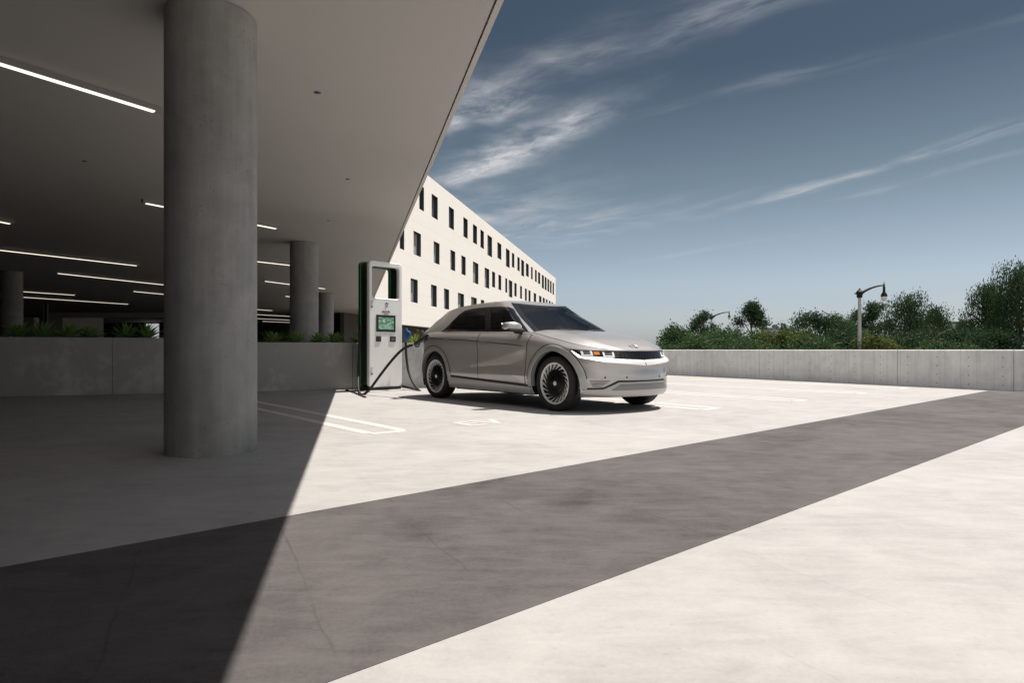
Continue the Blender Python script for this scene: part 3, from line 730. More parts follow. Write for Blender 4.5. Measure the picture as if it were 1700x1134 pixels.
def plate(name, mat, y0, y1, grow=0.0, bev=.0, parent=None):
    """a rounded slab with the window through it"""
    def outer(g): return rrect(0 - g, CW + g, CZ0 - g, CZ1 + g, .085)
    def inner(g): return rrect(OW[0] + g, OW[1] - g, OW[2] + g, OW[3] - g, .06)
    loops = [(outer(grow - bev), y0), (outer(grow), y0 + bev), (outer(grow), y1), (inner(grow), y1), (inner(grow), y0 + bev), (inner(grow - bev), y0)]
    mb = MB(); rows = [[(x, y, z) for x, z in lp] for lp, y in loops]; n = len(rows[0])
    vs = [p for r_ in rows for p in r_]; fs = []
    for i in range(6):
        j = (i + 1) % 6
        for k in range(n):
            fs.append((i * n + k, i * n + (k + 1) % n, j * n + (k + 1) % n, j * n + k))
    mb.add(vs, fs); return mb.build(name, mat, parent or ch, smooth=35, fixn=True)
plate('front_panel', M['white'], 0, .075, bev=.016)
plate('green_trim', M['green'], .0755, .083, grow=.0015)
plate('cabinet', M['char_black'], .0835, .30, grow=-.012)
plate('green_trim', M['green'], .3005, .308, grow=.0015)
plate('rear_panel', M['char_black'], .3085, .37, bev=.012)
mb = MB(); mb.box(.02, CW - .02, .02, .35, 0, .085); mb.build('plinth', M['char_black'], ch, bevel=.008)
mb = MB(); mb.box(-.12, CW + .18, -.22, .5, .001, .012); mb.build('base_plate', M['planter'], ch, bevel=.004)
def decal(name, x0, x1, z0, z1, mat, th=.006, parent=None, bev=.0, y=0.0):
    mb = MB(); mb.box(x0, x1, y - th, y + .003, z0, z1); return mb.build(name, mat, parent or ch, bevel=bev)
# screen with a green page of panels on it
sm = bpy.data.materials.new('screen_page'); sm.use_nodes = True; t = NT(sm.node_tree)
b = t.n('ShaderNodeBsdfPrincipled'); o_ = t.n('ShaderNodeOutputMaterial'); t.link(b.outputs[0], o_.inputs[0])
co = t.n('ShaderNodeTexCoord').outputs['Object']
bl = t.n('ShaderNodeMapping'); t.link(co, bl.inputs[0]); bl.inputs['Scale'].default_value = (1, 1, 1.4)
pg = t.ramp(t.noise(bl.outputs[0], 13, 3, .6), [(.36, (.03, .09, .055)), (.50, (.09, .19, .125)), (.62, (.22, .33, .26))])
t.link(pg, b.inputs['Base Color']); t.link(pg, b.inputs['Emission Color']); b.inputs['Emission Strength'].default_value = .35; b.inputs['Roughness'].default_value = .15
sc_ = decal('screen', .165, .640, 1.185, 1.525, M['char_black'], .010, bev=.004)
decal('display', .215, .590, 1.235, 1.475, sm, .0125, sc_)
decal('card_reader', .160, .280, .985, 1.095, M['char_black'], .012, bev=.006)
cr = decal('card_reader', .500, .645, .985, 1.095, M['char_black'], .012, bev=.006)
decal('keypad', .535, .610, 1.01, 1.07, M['grey_mark'], .0135, cr)
decal('seam', .05, .77, 1.838, 1.8405, M['grey_mark'], .0015)
for z in (1.66, .33):
    h = decal('hinge_label', .040, .082, z, z + .135, M['grey_mark'], .004)
    decal('label_face', .047, .076, z + .035, z + .125, M['white'], .0055, h)
for x in (.255, .37, .5): decal('indicator', x, x + .03, 1.142, 1.150, M['trim'], .003)
# plug shaped emblem: a blue flag, a green wave and a short stem
lg = MB()
def quad(pts, y=-.004): lg.add([(x, y, z) for x, z in pts], [tuple(range(len(pts)))])
quad([(.375, 1.735), (.395, 1.775), (.44, 1.782), (.425, 1.762), (.47, 1.768), (.46, 1.742), (.41, 1.745)])
quad([(.385, 1.725), (.455, 1.722), (.450, 1.711), (.385, 1.713)])
logo = lg.build('emblem', M['blue'], ch)
lg = MB(); quad([(.38, 1.700), (.45, 1.706), (.438, 1.690), (.40, 1.686)]); quad([(.375, 1.640), (.387, 1.640), (.402, 1.674), (.390, 1.674)]); lg.build('emblem_stem', M['grey_mark'], logo)
def letters(name, text, size, mat, parent, loc, rot, xoff=0):
    tx = bpy.data.curves.new('txt', 'FONT'); tx.body = text; tx.size = size; tx.align_x = 'CENTER'; tx.extrude = .001; tx.offset = size * .012
    to = bpy.data.objects.new('txt', tx); COL.objects.link(to); bpy.context.view_layer.update()
    me = bpy.data.meshes.new_from_object(to.evaluated_get(bpy.context.evaluated_depsgraph_get())); bpy.data.objects.remove(to)
    me.materials.clear(); me.materials.append(mat); o = bpy.data.objects.new(name, me); COL.objects.link(o); o.parent = parent; o.location = loc; o.rotation_euler = rot; return o
letters('lettering', 'electrify', .062, M['char_black'], ch, (.405, -.003, 1.578), (R(90), 0, 0))
letters('lettering', 'america', .034, M['grey_mark'], ch, (.405, -.003, 1.545), (R(90), 0, 0))
mb = MB(); mb.box(CW + .0, CW + .05, .10, .24, .92, 1.36); mb.build('holster', M['char_black'], ch, bevel=.01)

def P3(px, py, y): return Vector((at(px, y), y, up(py, y)))
def smooth_path(pts, n=8):
    out = []
    for i in range(len(pts) - 1):
        p0, p1, p2, p3 = pts[max(i - 1, 0)], pts[i], pts[i + 1], pts[min(i + 2, len(pts) - 1)]
        for k in range(n):
            t = k / n
            out.append(.5 * ((2 * p1) + (p2 - p0) * t + (2 * p0 - 5 * p1 + 4 * p2 - p3) * t * t + (3 * p1 - p0 - 3 * p2 + p3) * t ** 3))
    out.append(pts[-1]); return out
PORT = Vector((-1.50, 10.98, 1.02))
ca = smooth_path([P3(598.5, 540, 12.70), P3(597.0, 575, 12.68), P3(595.3, 610, 12.62), P3(594.3, 638, 12.35), P3(595.5, 650, 11.95), P3(601, 655.5, 11.72), P3(608, 652, 11.6), P3(616, 644, 11.55), P3(632, 622, 11.5), P3(650, 599, 11.45), P3(665, 583, 11.4), P3(677, 575.5, 11.3), P3(688, 572.2, 11.2)])
cab = MB(); cab.tube(ca, .024, 10)
co_ = cab.build('charging_cable', M['rubber'], None, smooth=60); tag(co_, 'black charging cable rising across the charger front to the car', 'cable')
pl = MB(); e = ca[-1]
pl.tube([e - (PORT - e) * .05, e, e.lerp(PORT, .35), e.lerp(PORT, .8), PORT], [.024, .033, .036, .040, .046], 12)
pl.tube([e.lerp(PORT, .55) + Vector((0, 0, -.02)), e.lerp(PORT, .4) + Vector((0, 0, -.075)), e.lerp(PORT, .1) + Vector((0, 0, -.05))], .012, 6)
pl.build('plug', M['char_black'], co_, smooth=50)
rg = MB(); rg.tube([e - (e - ca[-6]) * .05, e + (PORT - e) * .05], .036, 12); rg.build('collar', M['white'], co_, smooth=50)
cb = smooth_path([P3(673.5, 566, 13.15), P3(674.5, 590, 13.15), P3(677.5, 613, 13.1), P3(684.5, 633, 12.95), P3(694, 646.5, 12.75), P3(697, 649.6, 12.7), P3(688, 646.6, 13.05), P3(676, 642.8, 13.3), P3(667.5, 640.5, 13.35)])
cab = MB(); cab.tube(cb, .026, 10)
cb_ = cab.build('charging_cable', M['rubber'], None, smooth=60); tag(cb_, 'black charging cable hanging from the right side of the charger to the ground', 'cable')
hd = MB(); h0 = P3(673.5, 568, 13.12)
hd.tube([h0, P3(674.5, 562, 13.1), P3(675, 554, 13.08), P3(672.8, 545, 13.08)], [.030, .050, .058, .040], 10)
hd.tube([P3(675, 551, 13.08), P3(679.3, 552.5, 13.05), P3(680.2, 556.5, 13.05), P3(677.5, 563, 13.08)], [.03, .04, .04, .02], 8)
hd.build('plug', M['blue'], cb_, smooth=50)
gc = MB(); gc.tube(smooth_path([P3(575, 648.2, 12.85), P3(588, 652.5, 12.1), P3(599, 657, 11.38), P3(606.5, 660.4, 10.93)]), .024, 8)
tag(gc.build('cable_end', M['rubber'], None, smooth=60), 'short black cable end lying on the ground at the left foot of the charger', 'cable')

def tab(xs, ys):
    xs=np.array(xs,float); ys=np.array(ys,float)
    # monotone cubic (pchip)
    h=np.diff(xs); d=np.diff(ys)/h
    m=np.zeros(len(xs)); m[0]=d[0]; m[-1]=d[-1]
    for i in range(1,len(xs)-1):
        if d[i-1]*d[i]>0:
            w1=2*h[i]+h[i-1]; w2=h[i]+2*h[i-1]
            m[i]=(w1+w2)/(w1/d[i-1]+w2/d[i])
    def f(x):
        x=min(max(x,xs[0]),xs[-1]); i=min(int(np.searchsorted(xs,x,side='right'))-1,len(xs)-2); i=max(i,0)
        t=(x-xs[i])/h[i]
        return float((2*t**3-3*t**2+1)*ys[i]+(t**3-2*t**2+t)*h[i]*m[i]+(-2*t**3+3*t**2)*ys[i+1]+(t**3-t**2)*h[i]*m[i+1])
    return f
c_W=tab([.16,.20,.24,.32,.38,.46,.60,.75,.92,1.0,1.12,1.2],[.84,.875,.90,.922,.926,.940,.943,.938,.947,.94,.925,.91])
c_E=tab([-3.85,-3.5,-3.0,-1.56,-.54,-.35,-.16,.1,.26,.45,.6,.72,.85],[1.05,1.12,1.135,1.105,1.062,1.03,.99,.94,.905,.86,.828,.808,.80])
c_Xf=tab([.16,.20,.26,.34,.42,.47,.60,.66,.70,.80,.86],[.66,.74,.795,.81,.805,.802,.778,.782,.765,.735,.71])
c_Xr=tab([.16,.25,.45,.7,.9,1.05,1.15],[-3.6,-3.72,-3.79,-3.80,-3.78,-3.80,-3.79])
XcF,nF=.1,2.2
XcR,nR=-3.2,2.4
def carve(X,Z):
    # door facet: shallow triangle between a rising diagonal and the lower flare
    d1=(.54+(X+2.06)*(.80-.54)/(-.75+2.06))-Z       # below diagonal >0
    d2=Z-(.54+(X+2.06)*(.46-.54)/(-.70+2.06))        # above flare line
    v=min(d1*.16,d2*.18)
    if v<=0: return 0.
    fade=min(1,max(0,(-.50-X)/.12))
    return min(v,.024)*fade
def sW(X,Z):
    r=.17 if X<-.4 else .17-.06*min(1,(X+.4)/.6)
    h=c_E(X)-Z
    ins=.075*(1-max(h,0)/r)**2 if h<r else 0
    return c_W(Z)-ins
def body_side(X,Z):
    W=sW(X,Z)-carve(X,Z)
    if X>XcF:
        q=min(1,(X-XcF)/(c_Xf(Z)-XcF)); return W*(1-q**nF)**(1/nF)
    if X<XcR:
        q=min(1,(X-XcR)/(c_Xr(Z)-XcR)); return W*(1-q**nR)**(1/nR)
    return W
def body_front(Y,Z):
    X=.5
    for _ in range(6):
        q=min(1,abs(Y)/sW(X,Z)); X=XcF+(c_Xf(Z)-XcF)*(1-q**nF)**(1/nF)
    return X
# ------------------------------------------------------------------ the parked car (local x forward from the front axle, y to its left, z up)
M['paint'] = bpy.data.materials.new('warm_grey_paint')
def paint(m, base, rough, metal):
    m.use_nodes = True; t = NT(m.node_tree); b = t.n('ShaderNodeBsdfPrincipled'); o = t.n('ShaderNodeOutputMaterial'); t.link(b.outputs[0], o.inputs[0])
    co = t.n('ShaderNodeTexCoord').outputs['Object']
    fl = t.n('ShaderNodeTexWhiteNoise', noise_dimensions='3D')
    q = t.n('ShaderNodeVectorMath', operation='SNAP'); t.link(co, q.inputs[0]); q.inputs[1].default_value = (.004,) * 3; t.link(q.outputs[0], fl.inputs['Vector'])
    f = t.m('ADD', t.m('MULTIPLY', fl.outputs['Value'], .07), t.m('MULTIPLY', t.noise(co, 2.0, 3), .06))
    c = t.ramp(f, [(0, tuple(k * .93 for k in base)), (.13, tuple(k * 1.06 for k in base))])
    t.link(c, b.inputs['Base Color']); b.inputs['Metallic'].default_value = metal; b.inputs['Roughness'].default_value = rough
    b.inputs['Coat Weight'].default_value = .9; b.inputs['Coat Roughness'].default_value = .06
paint(M['paint'], (.53, .50, .48), .30, .45)
M['cladding'] = pbr('silver_grey_cladding', (.43, .425, .42), .42, .40, var=.03, scale=6)
M['silver'] = pbr('satin_silver', (.42, .415, .41), .34, .6)
M['lip'] = pbr('sun_brightened_lip', (.78, .755, .735), .34, .25)  # silver made paler to carry the sun on the upturned lip
M['gloss'] = pbr('gloss_black', (.006, .006, .008), .08, coat=.5)
def glazing(name, tint, rough=.02, ior=1.62):
    m = bpy.data.materials.new(name); m.use_nodes = True; t = NT(m.node_tree); o = t.n('ShaderNodeOutputMaterial')
    tr = t.n('ShaderNodeBsdfTransparent'); tr.inputs[0].default_value = (*tint, 1); gl = t.n('ShaderNodeBsdfGlossy'); gl.inputs['Roughness'].default_value = rough
    fr = t.n('ShaderNodeFresnel'); fr.inputs['IOR'].default_value = ior; mx = t.n('ShaderNodeMixShader')
    t.link(fr.outputs[0], mx.inputs[0]); t.link(tr.outputs[0], mx.inputs[1]); t.link(gl.outputs[0], mx.inputs[2]); t.link(mx.outputs[0], o.inputs[0]); return m
M['glass'] = glazing('tinted_glass', (.10, .10, .10), ior=1.36); M['screen_glass'] = glazing('windscreen_glass', (.74, .77, .80))
M['interior'] = pbr('cabin_plastic', (.035, .035, .037), .6); M['seat'] = pbr('seat_cloth', (.13, .125, .12), .8, var=.1, scale=20)
M['lampw'] = pbr('lamp_white', (.85, .85, .84), .2, emit=(1, 1, 1), estr=.12)
M['lens'] = pbr('lamp_lens', (.10, .11, .12), .08, spec=.8)
M['amber'] = pbr('amber_lens', (.62, .20, .03), .2, emit=(1, .35, .04), estr=.12)
M['redl'] = pbr('red_reflector', (.45, .03, .03), .25)
M['trim_dark'] = pbr('brushed_trim_panel', (.23, .23, .23), .42, .5)
M['rim'] = pbr('machined_rim', (.82, .81, .79), .3, .15)
M['rimdark'] = pbr('dark_rim', (.022, .022, .024), .3, .5)
M['tyre'] = pbr('tyre_rubber', (.018, .018, .018), .78, var=.15, scale=20)
M['chrome'] = pbr('chrome', (.80, .80, .80), .12, 1.0)

car = empty('parked_car', (1.2698, 9.097, 0), math.atan2(-math.cos(.672), math.sin(.672)), 'warm grey electric hatchback plugged in beside the white charger', 'car')

c_crown = tab([-3.85, -.55, -.35, .1, .3, .517, .6, .70, .76], [.03, .055, .070, .078, .074, .050, .034, .006, .0])
def prof(s):
    s = abs(s)
    return 1 - .10 * (s / .66) ** 2 if s < .66 else .90 * max(0, 1 - ((s - .66) / .34) ** 1.25)
# ---- body shell: side walls from sill to shoulder all round, hood and rear deck across
ZB = .205
def outline_x(phi, z, front):
    if front: return XcF + (c_Xf(z) - XcF) * max(0, math.cos(phi)) ** (2 / nF)
    return XcR + (c_Xr(z) - XcR) * max(0, math.cos(phi)) ** (2 / nR)
cols = []
for k in range(31): cols.append(('f', (k / 30) ** 1.0 * math.pi / 2))
for k in range(1, 133): cols.append(('s', XcF + (XcR - XcF) * k / 133))
for k in range(25): cols.append(('r', math.pi / 2 * (1 - k / 24)))
NZ = 46
def body_pt(c, t):
    kind, a = c; x = a if kind == 's' else .4
    z = ZB
    for _ in range(5):
        if kind == 'f': x = outline_x(a, z, True)
        elif kind == 'r': x = outline_x(a, z, False)
        z = ZB + t * (c_E(x) - ZB)
    W = sW(x, z)
    if kind == 's': y = W - carve(x, z)
    elif kind == 'f': y = W * math.sin(a) ** (2 / nF)
    else: y = W * math.sin(a) ** (2 / nR)
    return (x, y, z)
half = [[body_pt(c, j / NZ) for j in range(NZ + 1)] for c in cols]
ARCH = ((-.005, .372), (-3.0, .372)); RC = .440
def in_arch(x, y, z): return abs(y) > .55 and any((x - a) ** 2 + (z - b) ** 2 < RC * RC for a, b in ARCH)
def cut_grid(mb, H, sgn, flip):
    nu, nv = len(H), len(H[0]); V = [[list(p) for p in r] for r in H]
    keep = []
    for i in range(nu - 1):
        for j in range(nv - 1):
            q = [(i, j), (i + 1, j), (i + 1, j + 1), (i, j + 1)]
            ins = [in_arch(*H[a][b]) for a, b in q]
            if sum(ins) >= 3 or all(ins): continue
            keep.append((q, any(ins)))
    for q, edge in keep:
        if edge:
            for a, b in q:
                p = H[a][b]
                if in_arch(*p):
                    for cx_, cz_ in ARCH:
                        dx, dz = p[0] - cx_, p[2] - cz_; d = math.hypot(dx, dz)
                        if d < RC: V[a][b] = [cx_ + dx / d * RC, p[1], cz_ + dz / d * RC]
    vs = [(x, y * sgn, z) for r in V for x, y, z in r]
    fs = [tuple(a * nv + b for a, b in (q[::-1] if flip else q)) for q, _ in keep]
    mb.add(vs, fs)
mb = MB()
for sgn in (1, -1): cut_grid(mb, half, sgn, sgn < 0)
top = [r[-1] for r in half]
def hood_z(x, s): return c_E(x) + c_crown(x) * prof(s)
NS = 36
rows = []
for (x, y, z) in top:
    rows.append([(x, y * s, hood_z(x, s)) for s in lin(1, -1, NS + 1)])
k0 = next(i for i, r in enumerate(rows) if r[0][0] < -.66); k1 = next(i for i, r in enumerate(rows) if r[0][0] < -3.30)
mb.grid(rows[:k0 + 1]); mb.grid(rows[k1:])
body = mb.build('body', M['paint'], car, smooth=11, fixn=True)
# ---- underbody and wheel wells
mb = MB(); mb.box(-3.55, .45, -.60, .60, .20, .42); mb.box(-2.45, -.50, -.84, .84, .185, .36); mb.build('underbody', M['black'], car)
for (ax, az) in ARCH:
    mb = MB()
    for sgn in (1, -1):
        T = Matrix.Translation((ax, 0, az)) @ Matrix.Rotation(R(-90) * 1, 4, 'X')
        rows = []
        for k in range(33):
            a = R(-22 + 224 * k / 32)
            rows.append([(ax + .445 * math.cos(a), sgn * yy, az + .445 * math.sin(a)) for yy in (.885, .80, .55)])
        mb.grid(rows)
        n = 33; base = len(mb.v); mb.v += [(ax + .446 * math.cos(R(-22 + 224 * k / 32)), sgn * .551, az + .446 * math.sin(R(-22 + 224 * k / 32))) for k in range(n)]
        mb.f.append(tuple(range(base, base + n)))
    mb.build('wheel_well', M['black'], car)

# ---- patches that follow the body
def nrm_side(x, z, sgn): return Vector((0, sgn, 0))
def spatch(mb, xs, lo, hi, off, nv=8, sgn=-1, skirt=.012, slant=None):
    """panel on the car's side: for each x the heights lo(x)..hi(x)"""
    rows = []
    for x in xs:
        a, b_ = lo(x), hi(x); row = []
        for j in range(nv + 1):
            z = a + (b_ - a) * j / nv; xx = x + (slant(x, z) if slant else 0)
            row.append((xx, sgn * (body_side(xx, z) + off), z))
        row = [(row[0][0], row[0][1] - sgn * skirt, row[0][2])] + row + [(row[-1][0], row[-1][1] - sgn * skirt, row[-1][2])]
        rows.append(row)
    rows = [[(p[0], p[1] - sgn * skirt, p[2]) for p in rows[0]]] + rows + [[(p[0], p[1] - sgn * skirt, p[2]) for p in rows[-1]]]
    return mb.grid(rows, flip=sgn < 0)
def fpt(y, z, off=0.0):
    e = .004; x = body_front(y, z); dxy = (body_front(y + e, z) - body_front(y - e, z)) / (2 * e); dxz = (body_front(y, z + e) - body_front(y, z - e)) / (2 * e)
    n = Vector((1, -dxy, -dxz * .5)).normalized(); return Vector((x, y, z)) + n * off
def fpatch(mb, ys, lo, hi, off, nv=5, skirt=.014, lean=0.0):
    rows = []
    for y in ys:
        a, b_ = lo(y), hi(y); r_ = [fpt(y, a + (b_ - a) * j / nv, off + lean * (1 - j / nv)) for j in range(nv + 1)]
        r_ = [fpt(y, a, off - skirt)] + r_ + [fpt(y, b_, off - skirt)]
        rows.append([tuple(p) for p in r_])
    first = [tuple(fpt(ys[0], min(max(p[2], lo(ys[0])), hi(ys[0])), off - skirt)) for p in rows[0]]
    last = [tuple(fpt(ys[-1], min(max(p[2], lo(ys[-1])), hi(ys[-1])), off - skirt)) for p in rows[-1]]
    return mb.grid([first] + rows + [last])
def ysp(a, b_, n): # denser towards the corners
    ts = lin(-1, 1, n); return [lerp(a, b_, .5 + .5 * math.sin(t * math.pi / 2)) for t in ts]

crease = lambda x: poly(x, [(-2.6, .418), (-.45, .338)])
DX0, DX1, DX2 = -.545, -1.712, -2.74
front_edge = lambda x, z: 0
def door_slant(x, z):
    # the front door's leading edge leans forward towards the mirror, the rear one follows the arch
    w = max(0, min(1, (x - DX1) / (DX0 - DX1)))
    return w * poly(z, [(.36, -.03), (.71, -.005), (1.06, .075)]) if x >= DX1 else 0
for sgn in (-1, 1):
    # front door
    ds = MB(); spatch(ds, lin(DX1 + .002, DX0, 40), lambda x: crease(x) - .002, lambda x: c_E(x) - .024, .0025, 26, sgn, slant=door_slant)
    d2 = MB(); spatch(d2, lin(DX1 + .009, DX0 - .010, 40), lambda x: crease(x) + .004, lambda x: c_E(x) - .03, .005, 26, sgn, slant=door_slant)
    do = d2.build('door', M['paint'], car, smooth=6, fixn=True); ds.build('door_gap_shade', M['black'], do, fixn=True)  # black backing stands in for the shade inside the shut lines
    hb = MB(); hz = lambda x: .935 + (x + 1.6) * -.045
    spatch(hb, lin(-1.66, -1.46, 6), lambda x: hz(x) - .016, lambda x: hz(x) + .016, .0065, 2, sgn); hs_ = hb.build('handle_gap', M['black'], do, fixn=True)
    hb = MB(); spatch(hb, lin(-1.655, -1.465, 6), lambda x: hz(x) - .012, lambda x: hz(x) + .0125, .009, 2, sgn); hb.build('handle', M['paint'], do, fixn=True)
    # rear door: its rear edge rounds the arch
    def rear_x(z):
        d = (z - .372); arc = -3.0 + math.sqrt(max(0, .545 ** 2 - d * d)) if abs(d) < .545 else -3.0
        return max(arc, -2.77 + max(0, (z - .85)) * .10)
    def rdoor(off, pad, name, mat, parent):
        q = MB(); zs = lin(0, 1, 27); rows = []
        for k in range(31):
            u = k / 30; row = []
            for j, t in enumerate(zs):
                z = lerp(crease(-2.2) - .002 + pad, c_E(-2.2) - .024 - pad, t)
                x0 = rear_x(z) + pad; x1 = DX1 - .0035 - pad; x = lerp(x0, x1, u)
                zz = z + (crease(x) - crease(-2.2)) * (1 - t) + (c_E(x) - c_E(-2.2)) * t
                row.append((x, sgn * (body_side(x, zz) + off), zz))
            row = [(row[0][0], row[0][1] - sgn * .012, row[0][2])] + row + [(row[-1][0], row[-1][1] - sgn * .012, row[-1][2])]
            rows.append(row)
        rows = [[(p[0], p[1] - sgn * .012, p[2]) for p in rows[0]]] + rows + [[(p[0], p[1] - sgn * .012, p[2]) for p in rows[-1]]]
        q.grid(rows, flip=sgn < 0); return q.build(name, mat, parent, smooth=6, fixn=True)
    do = rdoor(.005, .005, 'door', M['paint'], car); rdoor(.0025, 0, 'door_gap_shade', M['black'], do)
    hz2 = lambda x: .995 + (x + 2.6) * -.045
    hb = MB(); spatch(hb, lin(-2.70, -2.50, 6), lambda x: hz2(x) - .016, lambda x: hz2(x) + .016, .0065, 2, sgn); hb.build('handle_gap', M['black'], do, fixn=True)
    hb = MB(); spatch(hb, lin(-2.695, -2.505, 6), lambda x: hz2(x) - .012, lambda x: hz2(x) + .0125, .009, 2, sgn); hb.build('handle', M['paint'], do, fixn=True)
    # fine body line and raised fins low on the doors
    sl = MB(); spatch(sl, lin(-3.15, -.62, 60), lambda x: poly(x, [(-3.15, 1.025), (-1.72, .955), (-.62, .880)]) - .0045, lambda x: poly(x, [(-3.15, 1.025), (-1.72, .955), (-.62, .880)]) + .0045, .0082, 1, sgn, skirt=.008)
    sl.build('shoulder_line', M['rimdark'], car, smooth=40, fixn=True)
    fn = MB()
    for k in range(6):
        xa, xb = -2.08 + .045 * k - .16 * k * .55, -.83 + .038 * k
        za = lambda x, k=k: poly(x, [(-2.06, .532), (-.76, .462)]) - .019 * (k + .6)
        spatch(fn, lin(xa, xb, 24), lambda x: za(x) - .0028, lambda x: za(x) + .0028, .0085, 1, sgn, skirt=.006)
    fn.build('side_fins', M['silver'], car, smooth=40, fixn=True)
    # sill: black stripe over a silver grey skirt
    bs = MB(); spatch(bs, lin(-2.53, -.46, 44), lambda x: crease(x) - .040, lambda x: crease(x) - .003, .004, 2, sgn); bs.build('sill_stripe', M['black'], car, smooth=40, fixn=True)
    ss = MB(); spatch(ss, lin(-2.53, -.46, 44), lambda x: .212, lambda x: crease(x) - .036, .016, 5, sgn, skirt=.03); ss.build('sill', M['cladding'], car, smooth=40, fixn=True)
    # arch flares
    for ai, (ax, az) in enumerate(ARCH):
        q = MB(); rows = []
        a0, a1 = (-7, 187)
        for k in range(61):
            a = R(lerp(a0, a1, k / 60)); ca_, sa_ = math.cos(a), math.sin(a); row = []
            for rr, off in ((.436, -.06), (.436, .014), (.442, .020), (.485, .016), (.508, .012), (.516, .006), (.518, -.008)):
                x, z = ax + rr * ca_, az + rr * sa_
                by = body_side(max(min(x, .66), -3.7), z)
                row.append((x, sgn * max(by + off, .0), z))
            rows.append(row)
        q.grid(rows, flip=sgn < 0); q.build('wheel_arch', M['cladding'], car, smooth=32, fixn=True)
        g_ = MB(); rows = []
        for k in range(61):
            a = R(lerp(8, 176, k / 60)); row = []
            for rr in (.5165, .5255):
                x, z = ax + rr * math.cos(a), az + rr * math.sin(a); row.append((x, sgn * (body_side(max(min(x, .66), -3.7), z) + .0062), z))
            rows.append(row)
        g_.grid(rows, flip=sgn < 0); g_.build('arch_seam', M['black'], car, fixn=True)

# ---- greenhouse
def g_zb(x): return c_E(x) - .02
g_zt = tab([-3.75, -3.5, -3.3, -3.0, -2.6, -2.0, -1.6, -1.3, -1.12, -1.0], [1.32, 1.385, 1.44, 1.498, 1.550, 1.570, 1.562, 1.543, 1.515, 1.485])
def g_W(t): return .858 - .245 * t ** 1.18
def g_Xf(t): return -.25 - .87 * t
def g_Xr(t): return -3.80 + .44 * t ** 1.3
GA, GN, GBOW = .42, 4.0, .17
def g_drop(v): return GBOW * v * v + GA * (1 - max(0, 1 - min(1, abs(v)) ** GN) ** (1 / GN))
def g_v(d):
    """sideways fraction at which the front of the cabin has fallen back by d"""
    if d <= 0: return 0.
    if d >= GBOW + GA: return 1.
    a, b = 0., 1.
    for _ in range(30):
        m = (a + b) / 2
        if g_drop(m) < d: a = m
        else: b = m
    return a

def gh_pt(c, t):
    kind, a = c; W = g_W(t)
    if kind == 'f': x = g_Xf(t) - g_drop(a); y = W * a
    elif kind == 'r':
        x = g_Xr(t) + .5 - .5 * max(0, math.cos(a)) ** (2 / 3.2); y = W * math.sin(a) ** (2 / 3.2)
    else:
        x = lerp(g_Xf(t) - GA - GBOW, g_Xr(t) + .5, a); y = W
    zb, zt = g_zb(x), g_zt(x)
    return (x, y, zb + (zt - zb) * t)
DLO_TOP = [(-2.865, 1.139), (-2.76, 1.208), (-2.68, 1.300), (-2.58, 1.400), (-2.50, 1.452), (-2.43, 1.477), (-2.26, 1.490), (-2.08, 1.499), (-1.868, 1.500), (-1.719, 1.496), (-1.489, 1.488), (-1.319, 1.474), (-1.24, 1.452), (-1.17, 1.412), (-1.094, 1.356), (-.918, 1.248), (-.708, 1.127), (-.605, 1.062)]
DLO_BOT = [(-2.865, 1.136), (-1.6, 1.107), (-.605, 1.061)]
dt = lambda x, p=0: poly(x, DLO_TOP) - p
db = lambda x, p=0: poly(x, DLO_BOT) + p
bp_f = lambda z: lerp(-1.469, -1.735, (z - 1.10) / .39)          # front and rear edge of the slanted middle pillar
bp_r = lambda z: lerp(-1.597, -1.880, (z - 1.10) / .39)
def in_side_glass(x, z):
    if not (-2.70 < x < -.70): return False
    if not (db(x, .022) < z < dt(x, .024 + (.03 if x > -1.2 else .012))): return False
    return x > bp_f(z) + .012 or x < bp_r(z) - .012
def in_screen(v, t): return v < .855 and .06 < t < .945
NT_ = 44
vs_ = [math.sin(math.pi / 2 * k / 40) ** .9 for k in range(41)]
gcols = [('f', v) for v in vs_] + [('s', k / 130) for k in range(1, 130)] + [('r', math.pi / 2 * (1 - k / 20)) for k in range(21)]
gh = [[gh_pt(c, j / NT_) for j in range(NT_ + 1)] for c in gcols]
def glazed(i, j):
    p = gh[i][j]; t = j / NT_; v = p[1] / g_W(t)
    if i < 41 and in_screen(v, t): return 1
    return 2 if v > .90 and in_side_glass(p[0], p[2]) else 0
mb = MB()
for sgn in (1, -1):
    nv = NT_ + 1; fs = []
    for i in range(len(gh) - 1):
        for j in range(NT_):
            q = [(i, j), (i + 1, j), (i + 1, j + 1), (i, j + 1)]
            gl = [glazed(*k) for k in q]
            if all(g == gl[0] and g for g in gl): continue
            fs.append(tuple(a_ * nv + b_ for a_, b_ in (q if sgn > 0 else q[::-1])))
    mb.add([(x, y * sgn, z) for r in gh for x, y, z in r], fs)
def roof_z(x, s):
    fr = max(0, min(1, (g_Xf(1) + .0 - x) / .55)); fr = math.sin(fr * math.pi / 2)
    rr = max(0, min(1, (x - g_Xr(1)) / .6)); rr = math.sin(rr * math.pi / 2)
    return g_zt(x) + .046 * fr * rr * (1 - abs(s) ** 2.6)
rows = [[(x, y * s, roof_z(x, s)) for s in lin(1, -1, 29)] for (x, y, z) in (r[-1] for r in gh)]
mb.grid(rows)
cabin = mb.build('cabin_frame', M['paint'], car, smooth=30, fixn=True)
def gside(x, z, off=0.0):
    t = max(0, min(1, (z - g_zb(x)) / (g_zt(x) - g_zb(x)))); W = g_W(t); d = g_Xf(t) - x
    if d < GA + GBOW: y = W * g_v(d)
    elif x < g_Xr(t) + .5: y = W * max(0, 1 - min(1, (g_Xr(t) + .5 - x) / .5) ** 3.2) ** (1 / 3.2)
    else: y = W
    return y + off
